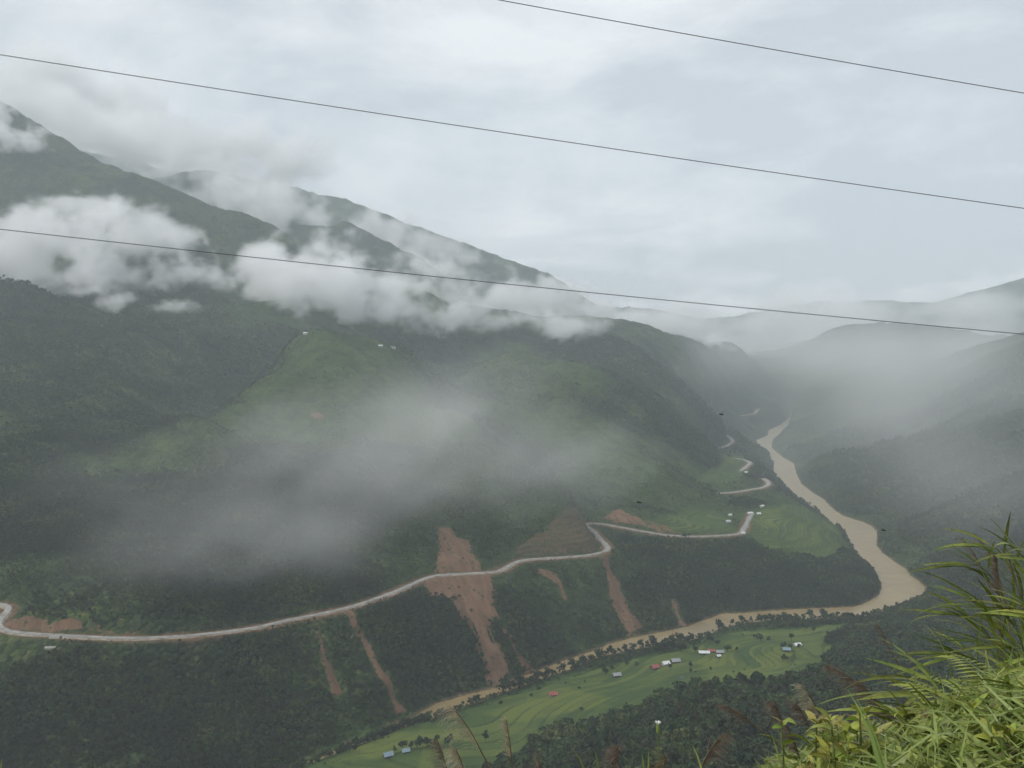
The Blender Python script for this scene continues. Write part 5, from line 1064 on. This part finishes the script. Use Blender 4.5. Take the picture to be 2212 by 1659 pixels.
# plumed reeds
reed((1795, 1440), (1885, 1512), 3.4, 'large drooping brown plume left of the broad bladed cane', n=80, l=.12); reed((1862, 1478), (1925, 1572), 3.3, 'brown plume hanging just below the largest one', n=80, l=.12)
reed((1880, 1500), (1945, 1580), 3.6, 'thin pale plume behind the two large ones', M_PLUME, n=50, l=.1); reed((1562, 1524), (1628, 1566), 3.6, 'rusty plume over the dark wood, bent far to the left', n=70, l=.1)
reed((1672, 1515), (1692, 1570), 3.5, 'sparse plume standing just left of the pale herb', n=60, l=.12); reed((1733, 1482), (1772, 1550), 3.5, 'tall plume with pale curved awns behind the yellowing herb', n=70, l=.11, mat=M_PALE); reed((1718, 1520), (1750, 1572), 3.4, 'short plume below the tall one behind the yellowing herb', n=60, l=.09)
reed((1700, 1568), (1728, 1640), 3.3, 'dull brown plume hanging beside the leftmost herb', n=70, l=.1); reed((1560, 1590), (1512, 1662), 3.0, 'dense brown plume leaning right at the bottom edge', n=85, l=.13, side=(.6, 0, 0))
reed((1440, 1640), (1425, 1690), 3.2, 'ragged brown plume beside the white flower', n=80, l=.1, mat=M_DRY); reed((1340, 1615), (1330, 1675), 3.1, 'ragged dull plume at the bottom edge left of the white flower', n=90, l=.12, mat=M_PLUME)
reed((975, 1528), (1040, 1625), 2.9, 'large pale feathery plume drooping over the lower fields', M_PALE, n=70, l=.16, droop=1.3); reed((1094, 1556), (1105, 1640), 2.9, 'upright narrow straw coloured plume at the bottom edge', M_PALE, n=90, l=.05, droop=.3, dx=.05)
reed((985, 1620), (1010, 1690), 2.8, 'second pale plume low at the bottom edge', M_PALE, n=90, l=.11, droop=1.2); reed((945, 1600), (975, 1700), 3.1, 'dull reddish brown grass head left of the pale plume', M_PLUME, n=90, l=.09); reed((1160, 1632), (1176, 1690), 2.8, 'small brown plume right of the upright straw plume', n=40, l=.05)
reed((2077, 1161), (2120, 1226), 4.4, 'thin dark plume leaning left over the canes, leftmost of the upper ones', n=60, l=.05, dx=.25); reed((2108, 1155), (2144, 1210), 4.5, 'thin brown plume beside the leftmost upper one', n=60, l=.05, dx=.25); reed((2166, 1187), (2190, 1238), 4.2, 'reddish thin plume near the right edge', n=50, l=.04, dx=.2, mat=M_RUST)
reed((2153, 1205), (2160, 1290), 3.9, 'dark dense upright plume in the middle of the cane clump', n=140, l=.06, droop=.2, dx=.04); reed((1895, 1350), (1920, 1400), 4.6, 'faint pale plume behind the canes', n=40, l=.06, mat=M_PLUME)
# long blades
tuft([(1832, 1490), (1852, 1512)], 2.3, 'very long bright green blades rising left across the dark wood', (1965, 1680), wid=.014)
tuft([(1236, 1616), (1284, 1618)], 2.6, 'bright green blade pointing left at the bottom edge', (1310, 1690)); tuft([(1386, 1626), (1401, 1620)], 2.6, 'pair of short upright green blades at the bottom edge', (1400, 1690)); tuft([(1496, 1610)], 2.6, 'single thin blade leaning left right of the white flower', (1545, 1690))
tuft([(4, 1640), (-12, 1655)], 2.5, 'yellowish grass tip in the lower left corner', (-12, 1700)); tuft([(205, 1649), (216, 1654)], 2.5, 'tiny grass tip at the bottom edge on the left', (200, 1700)); tuft([(2120, 1600), (2160, 1590)], 2.5, 'bright blades in the lower right corner', (2215, 1680))
# dead stalk and seed head
d0 = at_d(2062, 1545, 2.75); zb = float(bank_z(np.array(d0.x), np.array(d0.y))); r = empty('dead_stalk', (d0.x, d0.y, zb)); tag(r, 'ragged dark brown dead stalk among the herbs', 'dead stalk')
tube('stem', [(.01 * math.sin(k * 1.7), .01 * math.cos(k * 2.1), (d0.z - zb) * k / 12) for k in range(13)], lambda t: .017 * (1 - .75 * t) * (1 + .45 * math.sin(t * 31)), M_DEAD, r, 7)
for k in range(9): place('dead_leaf', random.choice(HERB_LEAF), M_DEAD, r, (0, 0, (d0.z - zb) * (.5 + .055 * k)), (U_(-1, 1), U_(-1, 1), U_(-.9, -.1)), U_(-1, 1), U_(.5, .8))
# the white flower
f0 = at_d(1421, 1562, 2.7); zb = float(bank_z(np.array(f0.x + .04), np.array(f0.y))); r = empty('wild_flower', (f0.x + .04, f0.y, zb)); tag(r, 'white tipped flower bud on a long thin green stalk', 'flower')
tp = f0 - Vector((f0.x + .04, f0.y, zb)); tube('stem', stem_pts((0, 0, 0), tp - Vector((0, 0, .028)), .1), .0018, M_STEM, r, 5)
M_PETAL = plain('petal', (.7, .72, .66), .6, .08, 20, transl=.2); tube('sepal', [tp + Vector((0, 0, -.034 + .005 * k)) for k in range(7)], lambda t: .0022 + .0034 * math.sin(t * 3.0) ** .7 if t < .95 else .0036, M_BLADE, r, 8)
for k in range(6): a = k * 1.047; place('petal', blade_mesh('petal', .011, .004, .7, .2, 4, 0, .6), M_PETAL, r, tp + Vector((.004 * math.cos(a), .004 * math.sin(a), -.004)), (math.cos(a) * .6, math.sin(a) * .6, 1), 0, 1)
